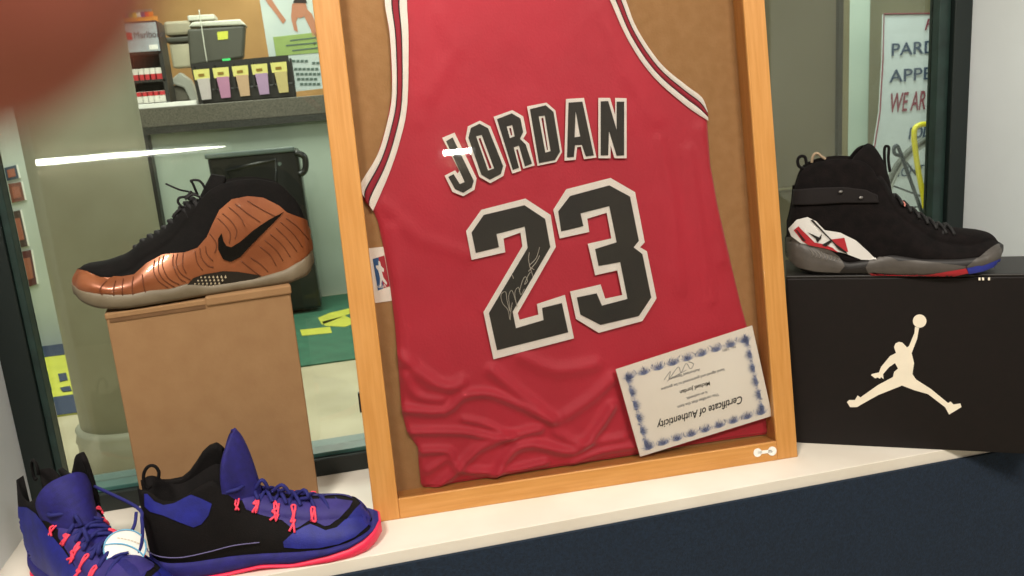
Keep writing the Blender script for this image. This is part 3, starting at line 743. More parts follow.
# heights traced on the mid plane / near wall, in photo pixels
rim = S.tab([(147, 492), (156, 500), (166, 504), (178, 502), (190, 494), (202, 486), (214, 480), (225, 485), (238, 494), (260, 500), (300, 506)], 1, 0, 0, .030)
dome = S.tab([(215, 478), (240, 486), (262, 492), (290, 497), (318, 498), (340, 497), (356, 501), (366, 508), (373, 520), (378, 530)], 1, 0, 0, 0)
mid = [(L0, .040), (L0+.02, .031), (L0+.05, .028), (L0+.12, .026), (L0+.18, .022), (L0+.23, .020), (L0+.26, .022), (L1-.03, .024), (L1-.012, .026), (L1, .026)]
bot = [(L0, .020), (L0+.012, .006), (L0+.035, 0), (L0+.10, 0), (L0+.14, .004), (L0+.18, 0), (L0+Lr*.85, 0), (L0+Lr*.93, .002), (L0+Lr*.97, .005), (L1, .010)]
out = [(a, z+(.005 if a < L1-.10 else .005+.013*min(1, (a-L1+.10)/.085))) for a, z in bot]
zr = []; zc = []
for i in range(61):
    u = i/60; a = L0+Lr*u; h = interp(dome, a); r_ = interp(rim, a)
    if u < .33: z_r, z_c = r_, .05
    elif u < .42: k = (u-.33)/.09; z_r = r_+(h-.016-r_)*k; z_c = .05+(h-.05)*k
    else: z_r, z_c = h-.018*(1 if u < .85 else max(.2, 1-(u-.85)/.15)), h
    zr.append((a, z_r)); zc.append((a, z_c))
P = dict(L=(L0+.001, L1-.004), Ls=(L0, L1), plan=PLAN, wk=1.02, bulge=.004, zb=[(a, z-.004) for a, z in mid], zr=zr, zc=zc,
         wr=[(0, .020), (.08, .027), (.3, .029), (.4, .028), (.5, .026), (.7, .032), (.9, .028), (1, .004)], pp=[(0, 6), (.35, 6), (.45, 2), (1, 2)])
up_b = S.upper(P, 170)
blue = mat('royal_blue_mesh', '#1e1970', .75, c2='#18145e', scale=90, bump=.3, bscale=700)
blue2 = mat('bright_blue_panel', '#191f84', .6, c2='#14196e', scale=60, bump=.2, bscale=500)
indigo = mat('muted_indigo', '#322876', .7, c2='#2a2268', scale=60, bump=.2)
blk = mat('black_fabric', '#0d0808', .85, c2='#080505', spec=.25, scale=90, bump=.3, bscale=500)
pink = mat('hot_pink', '#ea2b52', .5, scale=40)
pinkl = mat('pink_lace', '#f8445f', .6, scale=40)
u_o = T1.part('upper', up_b, blk, smooth=True, label='black fabric upper')
T1.part('midsole', S.sole(P, mid, [(a, z) for a, z in out], .003), blue, smooth=True, label='blue midsole')
so_ = S.sole(dict(P, Ls=(L0+.002, L1+.003)), [(a, z) for a, z in out], bot, .0035)
T1.part('outsole', so_, pink, smooth=True, label='hot pink outsole')
S.bvh(up_b)
q5 = (3.82, 140, 425); q6 = (4.96, 250, 460)
heel = [(18, 262), (30, 262), (55, 290), (90, 305), (130, 298), (165, 280), (195, 265), (235, 280), (275, 300), (262, 345), (235, 378), (205, 390), (150, 370), (90, 345), (40, 330), (20, 310)]
S.both('ankle_panel', S.panel([heel], *q5, off=.0014), blue2, smooth=True, label='bright blue ankle panel')
# toe box: from (265,498) to the toe
toe = [(215, 360), (270, 330), (300, 318), (340, 335), (375, 350), (430, 335), (485, 285), (522, 242), (553, 212), (590, 238), (606, 268), (580, 330), (520, 380), (440, 415), (340, 435), (240, 438), (170, 432), (165, 405)]
S.both('toe_panel', S.panel([toe], *q6, off=.0014), blue2, smooth=True, label='bright blue toe panel')
eye = [(-40, 200), (-5, 150), (60, 175), (150, 190), (250, 198), (340, 196), (430, 195), (508, 206), (492, 238), (440, 290), (395, 325), (370, 330), (330, 310), (300, 295), (250, 330), (215, 345), (160, 300), (100, 285), (40, 268), (-20, 245)]
S.both('eyelet_panel', S.panel([eye], *q6, off=.0012), indigo, smooth=True, label='muted indigo eyelet panel')
S.both('midsole_line', S.lines([[(25, 470), (80, 496), (160, 500), (260, 480), (360, 455), (458, 445)]], *q5, r=.0007, off=.0035), mat('grey_piping', '#6a6390', .7), smooth=True)
PZ = [[(10, 262), (20, 240), (38, 225), (14, 218), (40, 205), (28, 262), (30, 195)], [(98, 300), (118, 285), (142, 270), (110, 255), (135, 240), (118, 212), (130, 305), (142, 222)],
      [(195, 355), (208, 330), (224, 300), (202, 310), (215, 270), (205, 235), (225, 235), (216, 300), (222, 362)], [(300, 305), (312, 270), (320, 245), (302, 245), (310, 300), (325, 305), (318, 240)]]
for z_ in PZ + [[(-68, 245), (-64, 215), (-50, 205), (-58, 245), (-45, 240)][:0]]:
    if z_: S.both('lace_loop', S.lines([z_], *q6, r=.0016, off=.0028, k=4), pinkl, smooth=True, label='hot pink zigzag lace loop')
S.both('lace_loop', S.lines([[(362, 325), (372, 300), (378, 285), (360, 300), (376, 325)], ], *q5, r=.0014, off=.0028, k=4), pinkl, smooth=True, label='hot pink zigzag lace loop')
# tongue
fr = [S.sz(*px5(*p)) for p in ((470, 300), (445, 210), (415, 120), (385, 55), (358, 22))]
bk = [S.sz(*px5(*p)) for p in ((335, 300), (320, 220), (318, 130), (335, 62), (352, 24))]
tg = S.tongue(fr, bk, [.026, .028, .029, .022, .009])
T1.part('tongue', tg, blue, smooth=True, solid=.006, label='tall padded blue tongue')
# crossing laces
lc = MB(); rl = random.Random(3)
for i in range(7):
    x0 = 250+i*14; y0 = 488+i*2.0
    a, z = S.sz(x0, y0, 0)
    for sg_ in (1, -1):
        lc.tube([S.W(a+.009*sg_*t+.002, .022*t*1.0, z+.0005-.010*t*t+.0010*sg_) for t in [k/5 for k in range(-5, 6)]], .0026, 7)
for pts in ([(218, 496, .02), (228, 492, .028), (238, 489, .028), (246, 484, .012)], [(296, 496, 0), (304, 490, .01), (308, 497, .016), (300, 499, .01)], [(255, 489, .01), (262, 480, .012), (268, 488, .01)], [(272, 492, .01), (282, 485, .015), (290, 494, .016)]):
    lc.tube(smooth_path([at_plane(x, y, S.O+S.N*o_, S.N) for x, y, o_ in pts], 5), .0026, 7)
T1.part('lace', lc, mat('blue_lace', '#1a1c68', .8), smooth=True)
# collar lining (far side standing up) and pull loop
fr = [S.sz(*px5(*p), -.02) for p in ((330, 230), (322, 130), (305, 78), (292, 72))]
bk = [S.sz(*px5(*p), -.02) for p in ((80, 225), (180, 200), (225, 140), (275, 80))]
col_ = MB()
def colf(i, j):
    pts = [(60, 215), (110, 215), (160, 205), (190, 180), (215, 145), (240, 105), (265, 82), (292, 72), (315, 90), (322, 130), (325, 200)]
    q = i*(len(pts)-1); k = min(len(pts)-2, int(q)); f_ = q-k
    x = pts[k][0]+(pts[k+1][0]-pts[k][0])*f_; y = pts[k][1]+(pts[k+1][1]-pts[k][1])*f_
    a, z = S.sz(*px5(x, y), -.026); zb_ = .045
    return S.W(a, -.029-.004*math.sin(j*math.pi), zb_+(z-zb_)*j)
col_.grid(colf, 40, 12)
T1.part('collar', col_, blk, smooth=True, solid=.006, label='black padded collar')
lo_ = MB(); lo_.tube(smooth_path([at_plane(*px5(x, y), S.O, S.N) for x, y in ((70, 205), (72, 180), (60, 160), (42, 155), (25, 165), (14, 190), (16, 225), (30, 242), (42, 232))], 5), .0022, 8)
T1.part('pull_loop', lo_, blk, smooth=True)

# second of the pair: same build, turned; own label
def copy_tree(o, parent=None):
    c = o.copy(); COL.objects.link(c)
    if parent is not None: c.parent = parent
    for ch in [x for x in list(o.children)]: copy_tree(ch, c)
    return c
T2O = V(-.456, 1.188, 0); T2A = R_(-51)
M2 = Matrix.Translation(T2O) @ Matrix.Rotation(T2A, 4, 'Z')
n2 = copy_tree(T1.o)
n2.matrix_world = M2
n2['label'] = 'blue and black high top sneaker in the left corner, white tag on its laces'
for c in list(n2.children):
    if c.name.startswith('ankle_panel'): bpy.data.objects.remove(c)
    elif c.name.startswith('tongue'):
        c.matrix_local = Matrix.Translation(V(.085, 0, .085)) @ Matrix.Rotation(R_(-14), 4, 'Y') @ Matrix.Diagonal((1.0, 1.12, .60, 1)) @ Matrix.Translation(V(-.085, 0, -.085))
    elif c.name.startswith('collar'): c.matrix_local = Matrix.Diagonal((1, 1.1, 1.06, 1))
T2 = Thing.__new__(Thing); T2.M = M2; T2.o = n2
S2 = Shoe(T2, T2O, T2A)
print('N', S2.N)
up2 = S2.upper(P, 170); S2.bvh(up2); S2.near = -.002
q7 = (4.57, 15, 450)
S2.both('side_panel', S2.panel([[(18, 258), (60, 262), (100, 290), (130, 330), (175, 395), (225, 455), (265, 515), (290, 560), (300, 640), (270, 720), (60, 640), (35, 500), (22, 380)]], *q7, off=.0014), blue2, smooth=True, label='bright blue side panel')
S2.near = -9
T2.part('vamp_panel', S2.panel([[(185, 345), (240, 320), (340, 310), (420, 390), (500, 470), (600, 560), (560, 640), (420, 640), (330, 560), (255, 440)]], *q7, off=.0009), blue, smooth=True, label='blue mesh under the laces')
for c in list(n2.children):
    if c.name.startswith('midsole_line'): bpy.data.objects.remove(c)
# tag tied to its laces
S2.near = -9; th_ = S2.hit(125, 548, 0); tc0 = th_+(CAM-th_).normalized()*.016
TG = Thing('round_tag', 'round white tag with pale blue rim lying on the laces of the corner sneaker', 'tag', tc0-V(0, 0, .012))
tn = (CAM-tc0).normalized(); ta = (RT*.93+UP*-.25).normalized(); ta = (ta-tn*ta.dot(tn)).normalized(); tb = tn.cross(ta)
TR = .0225
def tagf(r0, r1, lift, half=None):
    def fn(i, j):
        r = r0+(r1-r0)*j; t = 2*math.pi*i
        x, y = r*math.cos(t)*1.12, r*math.sin(t)
        return tc0+ta*x+tb*y+tn*(lift-6*x*x+4*y*y)
    return fn
TG.part('disc', MB().grid(tagf(.0, TR, 0), 40, 10, cu=True), paper_w, smooth=True, solid=.0012)
TG.part('rim', MB().grid(tagf(TR*.93, TR*1.0, .0010), 40, 3, cu=True), mat('sky_blue_print', '#6fb2d6', .5), smooth=True, solid=.0008)
def bandf(y0, y1, lift):
    def fn(i, j):
        x = (i*2-1)*TR*1.02; y = y0+(y1-y0)*j+.006*(1-(x/TR)**2)-.002
        return tc0+ta*x+tb*y+tn*(lift-6*x*x+4*y*y)
    return fn
TG.part('stripe', MB().grid(bandf(-.001, .0008, .0012), 24, 3), MATS['sky_blue_print'], smooth=True, solid=.0006)
mb = MB(); rr = random.Random(2)
for k in range(7):
    x = -.013+k*.004; 
    mb.add([tc0+ta*(x+dx)+tb*(.0065+dy+.003*(1-(x/TR)**2))+tn*(.0016-6*x*x) for dx, dy in ((0, 0), (.0028, 0), (.0028, .0011), (0, .0011))], [(0, 1, 2, 3)])
TG.part('print', mb, mat('tan_print', '#c9b79a', .6))
ln = MB()
def lh(x, y, o_): return S2.hit(x, y, o_)
ln.tube(smooth_path([lh(92, 486, .006), tc0+ta*-.006+tb*.050+tn*-.01, tc0+ta*.006+tb*.036+tn*.0, tc0+ta*.014+tb*.018+tn*.0, tc0+ta*.017+tb*.004+tn*-.002, tc0+ta*.015+tb*-.006+tn*-.004], 5), .0022, 8)
ln.tube(smooth_path([tc0+ta*-.004+tb*.044+tn*-.01, tc0+ta*.0+tb*.028+tn*-.006, tc0+ta*-.003+tb*.016+tn*-.004, tc0+ta*-.012+tb*.004+tn*-.004], 5), .0022, 8)
ln.tube(smooth_path([tc0+ta*.006+tb*-.004+tn*.0035, tc0+ta*-.002+tb*-.008+tn*.0045, tc0+ta*-.009+tb*-.014+tn*.003, tc0+ta*-.011+tb*-.022+tn*-.002], 5), .0019, 8)
TG.part('cord', ln, MATS['blue_lace'], smooth=True)

# ---- black high top on the right
O = JB+jd*.0+jn*.046+V(0, 0, jzt+.0005)
a0 = at_plane(786, 245, O, jn); O = O+jd*((a0-O).dot(jd))
T = Thing('high_top_sneaker', 'black high top sneaker with white and red heel panel, on the black logo box', 'shoe', O, jang)
S = Shoe(T, O, jang); S.near = -.005
c8 = (3.6, 760, 130)
L0 = 0.0; L1 = S.sz(760+868/3.6, 250, 0)[0]; Lr = L1-L0; print('aj len', L1)
topt = S.tab([(90, 385), (100, 330), (112, 260), (125, 200), (135, 155), (160, 128), (200, 110), (270, 98), (330, 100), (400, 112), (445, 165), (475, 230), (510, 262), (560, 296), (600, 325), (650, 346), (710, 352), (780, 358), (830, 370), (855, 392), (868, 425)], *c8, 0)
mid = [(0, .052), (.03, .044), (.06, .030), (.09, .018), (.12, .022), (.15, .030), (.19, .024), (.24, .024), (Lr*.88, .026), (Lr*.95, .032), (Lr, .036)]
bot = [(0, .026), (.012, .012), (.03, .003), (.05, 0), (Lr*.78, 0), (Lr*.88, .004), (Lr*.95, .012), (Lr, .026)]
zr = []; zc = []
for i in range(61):
    u = i/60; a = Lr*u; h = interp(topt, a)
    if u < .36: z_r, z_c = h, .07
    elif u < .43: k = (u-.36)/.07; z_r = h-.014*k; z_c = .07+(h-.07)*k
    else: z_r, z_c = h-.02*(1 if u < .85 else max(.15, 1-(u-.85)/.15)), h
    zr.append((a, z_r)); zc.append((a, z_c))
P = dict(L=(.001, L1-.003), Ls=(0, L1), plan=PLAN, wk=1.08, bulge=.004, zb=[(a, z-.004) for a, z in mid], zr=zr, zc=zc,
         wr=[(0, .020), (.08, .028), (.3, .031), (.4, .030), (.5, .028), (.7, .034), (.9, .030), (1, .004)], pp=[(0, 6), (.4, 6), (.45, 2), (1, 2)])
nub = mat('black_suede', '#130d0d', .95, c2='#090606', spec=.2, scale=70, bump=.3, bscale=400)
up_a = S.upper(P, 160)
T.part('upper', up_a, nub, smooth=True, label='black suede upper')
gsole = mat('charcoal_sole', '#4e4843', .5, c2='#3e3935', scale=30)
sa = S.sole(P, mid, bot, .004)
mo = T.part('midsole', sa, mat('black_sole', '#140f0e', .55), smooth=True)
S.bvh(sa, up_a)
hp = [(93, 385), (150, 380), (200, 402), (250, 430), (285, 455), (305, 490), (285, 512), (200, 508), (140, 495), (100, 462), (86, 420)]
S.both('sole_pod', S.panel([hp], *c8, off=.0016), gsole, under=mo, smooth=True)
fpod = [(380, 495), (395, 470), (430, 455), (470, 458), (500, 472), (560, 470), (640, 478), (740, 490), (742, 505), (650, 525), (560, 535), (480, 535), (410, 530), (390, 515)]
S.both('sole_pod', S.panel([fpod], *c8, off=.0016), gsole, under=mo, smooth=True)
tcap = [(742, 492), (780, 462), (830, 425), (862, 405), (868, 440), (862, 465), (800, 490), (750, 500)]
S.both('sole_pod', S.panel([tcap], *c8, off=.0016), gsole, under=mo, smooth=True)
S.both('red_outsole', S.panel([[(395, 512), (450, 520), (560, 522), (650, 512), (740, 496), (748, 512), (650, 534), (520, 540), (440, 537), (405, 528)]], *c8, off=.0026), mat('deep_red', '#a8202b', .5), under=mo, smooth=True)
S.both('blue_outsole', S.panel([[(742, 495), (800, 486), (860, 462), (850, 485), (800, 505), (750, 515)]], *c8, off=.0028), mat('deep_blue', '#242f8e', .5), under=mo, smooth=True)
c3 = (3.84, 770, 140)
wp = [(75, 340), (105, 305), (145, 295), (178, 312), (210, 345), (270, 355), (330, 385), (375, 425), (410, 460), (350, 458), (290, 435), (200, 412), (120, 395), (85, 368)]
wpo = S.both('heel_panel', S.panel([wp], *c3, off=.0022), mat('panel_white', '#d9d6d2', .5), smooth=True, label='white wave-shaped heel panel')
S.both('panel_stripe', S.panel([[(95, 345), (112, 330), (172, 392), (205, 398), (240, 412), (262, 430), (215, 415), (150, 402), (125, 385)], [(235, 380), (285, 374), (300, 428), (275, 422), (255, 400)]], *c3, off=.0032), MATS['deep_red'], under=wpo, smooth=True)
S.both('panel_print', S.panel([[(155, 305), (165, 305), (250, 395), (290, 425), (300, 438), (262, 418), (235, 385)], [(145, 352), (190, 372), (200, 358), (196, 378), (182, 392), (176, 376)], [(100, 340), (108, 345), (140, 385), (130, 386)], [(200, 400), (235, 380), (240, 386), (215, 408)]], *c3, off=.0038), mat('print_black', '#171213', .5), under=wpo, smooth=True)
S.both('sole_texture', S.lines([[(150+i*14, 418+i*4), (165+i*14, 438+i*3), (160+i*14, 448+i*3)] for i in range(8)], *c3, r=.0006, off=.002), mat('sole_line', '#6b655c', .5), under=mo, smooth=True)
st = [(125, 215), (200, 208), (300, 205), (380, 215), (420, 235), (425, 262), (380, 262), (300, 262), (200, 268), (120, 270)]
so_ = S.both('ankle_strap', S.panel([st], *c8, off=.0035), mat('strap_black', '#130d0d', .8, spec=.3, bump=.2), smooth=True, label='black cross strap')
so_.modifiers.new('thickness', 'SOLIDIFY').thickness = .002
for x, y in ((290, 222), (362, 243)):
    h_ = S.hit(760+x/3.6, 130+y/3.6, .006); bk_ = MB().ball(h_, (.0035, .0018, .0022), 8)
    T.part('buckle', bk_, mat('buckle_metal', '#8a8785', .3, metal=.6), smooth=True)
tg = S.tongue([S.sz(760+x/3.6, 130+y/3.6) for x, y in ((470, 235), (455, 165), (435, 110), (405, 64), (385, 55))], [S.sz(760+x/3.6, 130+y/3.6) for x, y in ((335, 200), (325, 150), (325, 110), (345, 78), (375, 58))], [.026, .029, .029, .022, .012])
T.part('tongue', tg, nub, smooth=True, solid=.006)
lo_ = MB()
def lpx(pts, r): lo_.tube(smooth_path([at_plane(760+x/3.6, 130+y/3.6, S.O+S.N*o_, S.N) for x, y, o_ in pts], 6), r, 8)
lpx([(452, 150, 0), (448, 100, 0), (449, 65, 0), (457, 58, 0), (464, 66, 0), (462, 105, 0), (468, 150, 0)], .0022)
T.part('pull_loop', lo_, blk, smooth=True, label='tall black tongue pull loop')
lo_ = MB(); lpx([(160, 140, 0), (140, 130, 0), (136, 108, 0), (146, 95, 0), (162, 98, 0), (168, 125, 0)], .0024)
T.part('pull_loop', lo_, blk, smooth=True, label='black heel pull loop')
lo_ = MB(); lpx([(186, 118, -.02), (192, 92, -.02), (206, 84, -.02), (222, 96, -.02), (236, 105, -.02)], .0022)
T.part('loop_lining', lo_, mat('tan_lining', '#a08a70', .8), smooth=True)
lc = MB()
for i, (x, y) in enumerate(((485, 240), (515, 265), (545, 287), (575, 307), (605, 325), (640, 342), (668, 346))):
    a, z = S.sz(760+x/3.6, 130+y/3.6, 0)
    for sg_ in (1, -1): lc.tube([S.W(a+.008*sg_*t, .026*t, z+.003-.012*t*t) for t in [k/5 for k in range(-5, 6)]], .0024, 7)
T.part('lace', lc, mat('aj_lace', '#0c0909', .7), smooth=True)
T.part('tongue_badge', S.panel([[(490, 240), (505, 245), (522, 268), (515, 282), (498, 262)]], *c8, off=.004, mirror=False), mat('badge_pink', '#c9776a', .5))

# ------------------------------------------------------------------ the shop behind the glass
column_m = mat('column_paint', '#b3b29f', .55, c2='#a9a793', scale=5)
cx_, cy_ = at_y(86, 150, 3.2).x, 3.2
px_m = .5*(at_y(147, 150, 3.2)-at_y(24, 150, 3.2)).length
RC = px_m*.97
T = Thing('round_column', 'thick round grey-beige column with a ringed base, behind the glass at left', 'column', (cx_, cy_, FL))
zring = at_y(100, 440, cy_-RC).z
T.part('shaft', MB().lathe((cx_, cy_, 0), [(RC, zring), (RC, 2.2)], 64), column_m, smooth=True)
T.part('base', MB().lathe((cx_, cy_, 0), [(RC*1.10, FL), (RC*1.10, zring-.05), (RC*1.12, zring-.04), (RC*1.08, zring-.012), (RC*1.10, zring), (RC*1.0, zring+.012)], 64), column_m, smooth=True)
# walls
struct('wall_back', MB().box((-2.3, 8.0, FL), (1.2, 8.1, 2.6)), mat('tan_wall', '#b58a55', .7, c2='#a87e4b', scale=3))
struct('wall_shop_left', MB().box((-4.2, 5.45, FL), (-1.42, 5.5, 2.6)), mat('mint_wall', '#c0c8c0', .7, c2='#b6bfb6', scale=3))
olive = mat('olive_panel', '#7a7462', .6, c2='#716b58', scale=3)
# counter
xl = at_y(143, 130, 5.9).x; zc_t = at_y(230, 102, 5.9).z; zc_b = at_y(230, 121, 5.9).z
T = Thing('shop_counter', 'long shop counter with pale green front and dark stone top, behind the glass', 'counter', (.3, 6.3, FL))
T.part('front_panel', MB().box((xl, 5.95, FL), (1.35, 6.9, zc_b)), mat('mint_panel', '#b0bcb0', .6, c2='#a6b2a5', scale=3))
T.part('worktop', MB().box((xl-.02, 5.88, zc_b), (1.35, 6.95, zc_t)), mat('stone_top', '#6b665a', .4, c2='#3d3a34', scale=90, contrast=(.2, .75)), bevel=.004)
T.part('edge_trim', MB().box((xl-.03, 5.865, zc_b-.045), (1.35, 5.94, zc_b)), mat('dark_edge', '#1d1e1c', .4, c2='#3a3a36', scale=90))
T.part('end_post', MB().box((xl-.06, 5.86, FL), (xl+.03, 5.95, zc_b-.045)), mat('post_black', '#171918', .5))
cz = zc_t
def bxp(x0, y0, x1, y1, Y, d):   # box whose front face spans two photo points at depth Y
    a, b = at_y(x0, y1, Y), at_y(x1, y0, Y)
    return MB().box((a.x, Y, max(a.z, cz+.0005)), (b.x, Y+d, b.z))
# cigarette display
Y = 6.05
ca0 = at_y(126, 60, Y); xa, xb = at_y(124, 60, Y).x, at_y(162, 60, Y).x
def zy(px, py): return at_y(px, py, Y).z
T = Thing('display_rack', 'small countertop rack with a silver header sign and two shelves of red and white packs', 'rack', ((xa+xb)/2, Y+.1, cz))
z1, z2, z3, z4 = zy(140, 52), zy(140, 23), zy(146, 80), zy(150, 102)
fr_ = MB().box((xa, Y+.2, cz), (xb, Y+.24, z2)).box((xa-.015, Y, cz), (xa+.015, Y+.24, z2)).box((xb-.015, Y, cz), (xb+.01, Y+.24, z2)).box((xa, Y, z3-.015), (xb, Y+.24, z3)).box((xa, Y, cz), (xb, Y+.24, cz+.036)).box((xa, Y, z2), (xb, Y+.24, z2+.012)).box((xa, Y, z1-.015), (xb, Y+.24, z1))
T.part('frame', fr_, mat('rack_black', '#262420', .5))
hdr = T.part('header_sign', MB().box((xa, Y-.012, z1), (xb, Y, z2)), mat('silver_sign', '#aab2b8', .4, c2='#98a0a8', scale=5))
vs, fs = text2d('Marlboro', .062, .001, 'LEFT', 0, sx=.8)
mb = MB().add(place(vs, V(xa+.085, Y-.014, z1+.085), V(1, 0, 0), V(0, 0, 1), V(0, -1, 0)), fs); T.part('lettering', mb, mat('sign_ink', '#33373f', .6), under=hdr)
T.part('logo', MB().box((xa+.02, Y-.015, z1+.08), (xa+.075, Y-.012, z1+.125)), mat('pack_red', '#c22f35', .5), under=hdr)
T.part('price_strip', MB().box((xa+.17, Y-.015, z1+.01), (xb-.01, Y-.012, z1+.04)), paper_w, under=hdr)
packw = mat('pack_white', '#e2ddd2', .5)
for r, zz in enumerate((z3, cz+.036)):
    for k in range(5):
        x = xa+.03+k*(xb-xa-.055)/5; h = .075
        pk = Thing('cigarette_pack', 'red and white pack on the '+('upper' if r == 0 else 'lower')+' shelf of the countertop rack', 'pack', (x+.022, Y+.05, zz), group=('upper' if r == 0 else 'lower')+' shelf packs')
        pk.part('body', MB().box((x, Y+.02, zz), (x+.043, Y+.10, zz+h)), packw, bevel=.002)
        pk.part('cap', MB().box((x-.0005, Y+.018, zz+h*(.5 if r == 0 else .62)), (x+.0435, Y+.019, zz+h*(.02 if r == 0 else .98))), MATS['pack_red'])
cols = ['#c9452e', '#2c3a6b', '#3f7a45', '#d8b23a', '#d6d0c8', '#6a3a6e', '#c9452e', '#e07a24']
for k, c in enumerate(cols):
    x = xa+.01+k*(xb-xa-.03)/8
    lt = MB().box((x, Y+.06, z2+.012), (x+.025, Y+.075, z2+.075)).m(1).box((x+.003, Y+.06, z2+.075), (x+.022, Y+.075, z2+.092))
    nm = {'#c9452e': 'red', '#2c3a6b': 'navy', '#3f7a45': 'green', '#d8b23a': 'yellow', '#d6d0c8': 'white', '#6a3a6e': 'purple', '#e07a24': 'orange'}[c]
    single('cigarette_lighter', lt, [mat('lighter_'+nm, c, .3), mat('lighter_metal', '#a8a49c', .3, metal=.8)], (nm if not (k == 6) else 'second red')+' upright lighter in the row on top of the countertop rack', 'lighter', (x+.012, Y+.067, z2+.012), group='lighters on the rack')
single('lighter_tray', MB().box((xa, Y+.03, z2+.0122), (xb, Y+.05, z2+.04)).box((xa, Y+.09, z2+.0122), (xb, Y+.10, z2+.05)), mat('tray_orange', '#d98a2a', .5), 'orange tray edge holding the lighters on the rack top', 'tray', ((xa+xb)/2, Y+.06, z2+.012))
# white strip / card reader / monitor / card rack
Y = 5.99
single('paper_strip', MB().box((at_y(139, 106, 5.93).x, 5.90, cz), (at_y(197, 106, 5.93).x, 6.03, cz+.028)), paper_w, 'white board strip lying along the counter before the register', 'board', V(at_y(168, 106, 5.93).x, 5.96, cz), bevel=.002)
Y = 6.42
T = Thing('receipt_printer', 'beige and grey desktop receipt printer with white stand, left of the dark register screen', 'printer', at_y(182, 100, Y))
gb = mat('beige_plastic', '#a39a83', .5); gd = mat('dark_grey_plastic', '#4b4a40', .5); gl_ = mat('light_grey_plastic', '#c9c8bb', .5)
T.part('head', bxp(165, 20, 190, 36, Y, .25), gb, bevel=.02); T.part('slot', bxp(166, 36, 189, 43, Y+.01, .2), gd, bevel=.01)
T.part('paper_roll', bxp(188, 14, 214, 21, Y, .2), gl_, bevel=.008)
T.part('stand', bxp(173, 43, 190, 68, Y+.03, .15), mat('cream_stand', '#cfc7ab', .5), bevel=.01)
P0 = [at_y(x, y, Y-.05) for x, y in ((168, 82), (180, 72), (190, 80), (196, 92), (198, 104), (192, 104), (184, 88), (172, 84))]
T.part('handset', MB().prism([V(p.x, p.y, max(p.z, cz)) for p in P0], (0, .12, 0)), gl_, bevel=.01)
T.part('base', bxp(166, 84, 192, 104, Y-.02, .2), mat('base_grey', '#7d776a', .5), bevel=.02)
Y = 6.2
T = Thing('register_screen', 'dark grey register screen with a yellow sticky note and pale top casing', 'screen', at_y(217, 78, Y))
def clampz(P): return [V(p.x, p.y, max(p.z, cz+.0005)) for p in P]
def pr(pts, Y, d): return MB().prism(clampz([at_y(x, y, Y) for x, y in pts]), (0, d, 0))
T.part('screen_back', pr([(187, 29), (245, 25), (243, 58), (190, 66)], Y, .12), gd, bevel=.015)
T.part('top_casing', pr([(188, 27), (192, 22), (240, 19), (246, 25)], Y-.01, .2), gl_, bevel=.01)
T.part('stand', bxp(205, 62, 226, 80, Y+.05, .1), gd, bevel=.01)
T.part('sticky_note', pr([(217, 32), (228, 31), (228, 39), (218, 40)], Y-.004, .003), mat('note_yellow', '#cfd24a', .6))
T.part('status_light', pr([(222, 59), (230, 58), (231, 61), (223, 62)], Y-.008, .005), mat('green_light', '#3ec46a', .4, emit=.6))
T.part('cable', MB().tube(smooth_path([at_y(x, y, Y-.05) for x, y in ((199, 10), (202, 30), (205, 50), (207, 62))], 4), .004, 6), gl_, smooth=True)
# card rack
Y = 5.98
T = Thing('card_rack', 'black countertop rack with five pockets of gift cards', 'rack', at_y(244, 106, Y+.1))
rb = mat('rack_dark', '#1c1915', .5)
T.part('back_panel', pr([(190, 64), (288, 55), (297, 100), (200, 108)], Y+.12, .02), rb)
T.part('base', pr([(196, 90), (294, 82), (297, 102), (202, 110)], Y+.02, .16), rb, bevel=.01)
T.part('divider', MB().add(*(lambda m: (m.v, m.f))(pr([(191, 66), (193, 66), (203, 104), (200, 104)], Y, .14))), rb)
for k in range(5):
    x0 = 211+k*19.4; yb = -1.7*k
    T.part('divider', pr([(x0+.5, 65+yb), (x0+2.5, 65+yb), (x0+6, 90+yb), (x0+3.5, 90+yb)], Y, .14), rb)
names = [('pale grey', '#bcb2b0'), ('pink', '#b07a9a'), ('tan', '#bd9c7c'), ('lilac', '#a98aac'), ('buff', '#bfae74')]
for k in range(5):
    x0 = 193+k*19.3; y0 = 70-1.75*k
    g = Thing('gift_card', names[k][0]+' hang card with a yellow top, '+['first', 'second', 'middle', 'fourth', 'last'][k]+' from the left in the black rack', 'card', at_y(x0+12, y0+34, Y), group='cards in the countertop rack')
    g.part('header', pr([(x0, y0), (x0+16, y0-1.4), (x0+17, y0+9), (x0+2, y0+10)], Y-.004, .004), mat('card_yellow', '#d8d07a', .5))
    g.part('card', pr([(x0+4, y0+9), (x0+16.5, y0+8), (x0+18.5, y0+29), (x0+9, y0+30)], Y-.008, .004), mat('card_'+names[k][0].replace(' ', '_'), names[k][1], .5))
    g.part('print', pr([(x0+5, y0+4), (x0+11, y0+3.4), (x0+11.5, y0+6), (x0+5.5, y0+6.6)], Y-.008, .002), mat('card_ink', '#8a6a1e', .6))
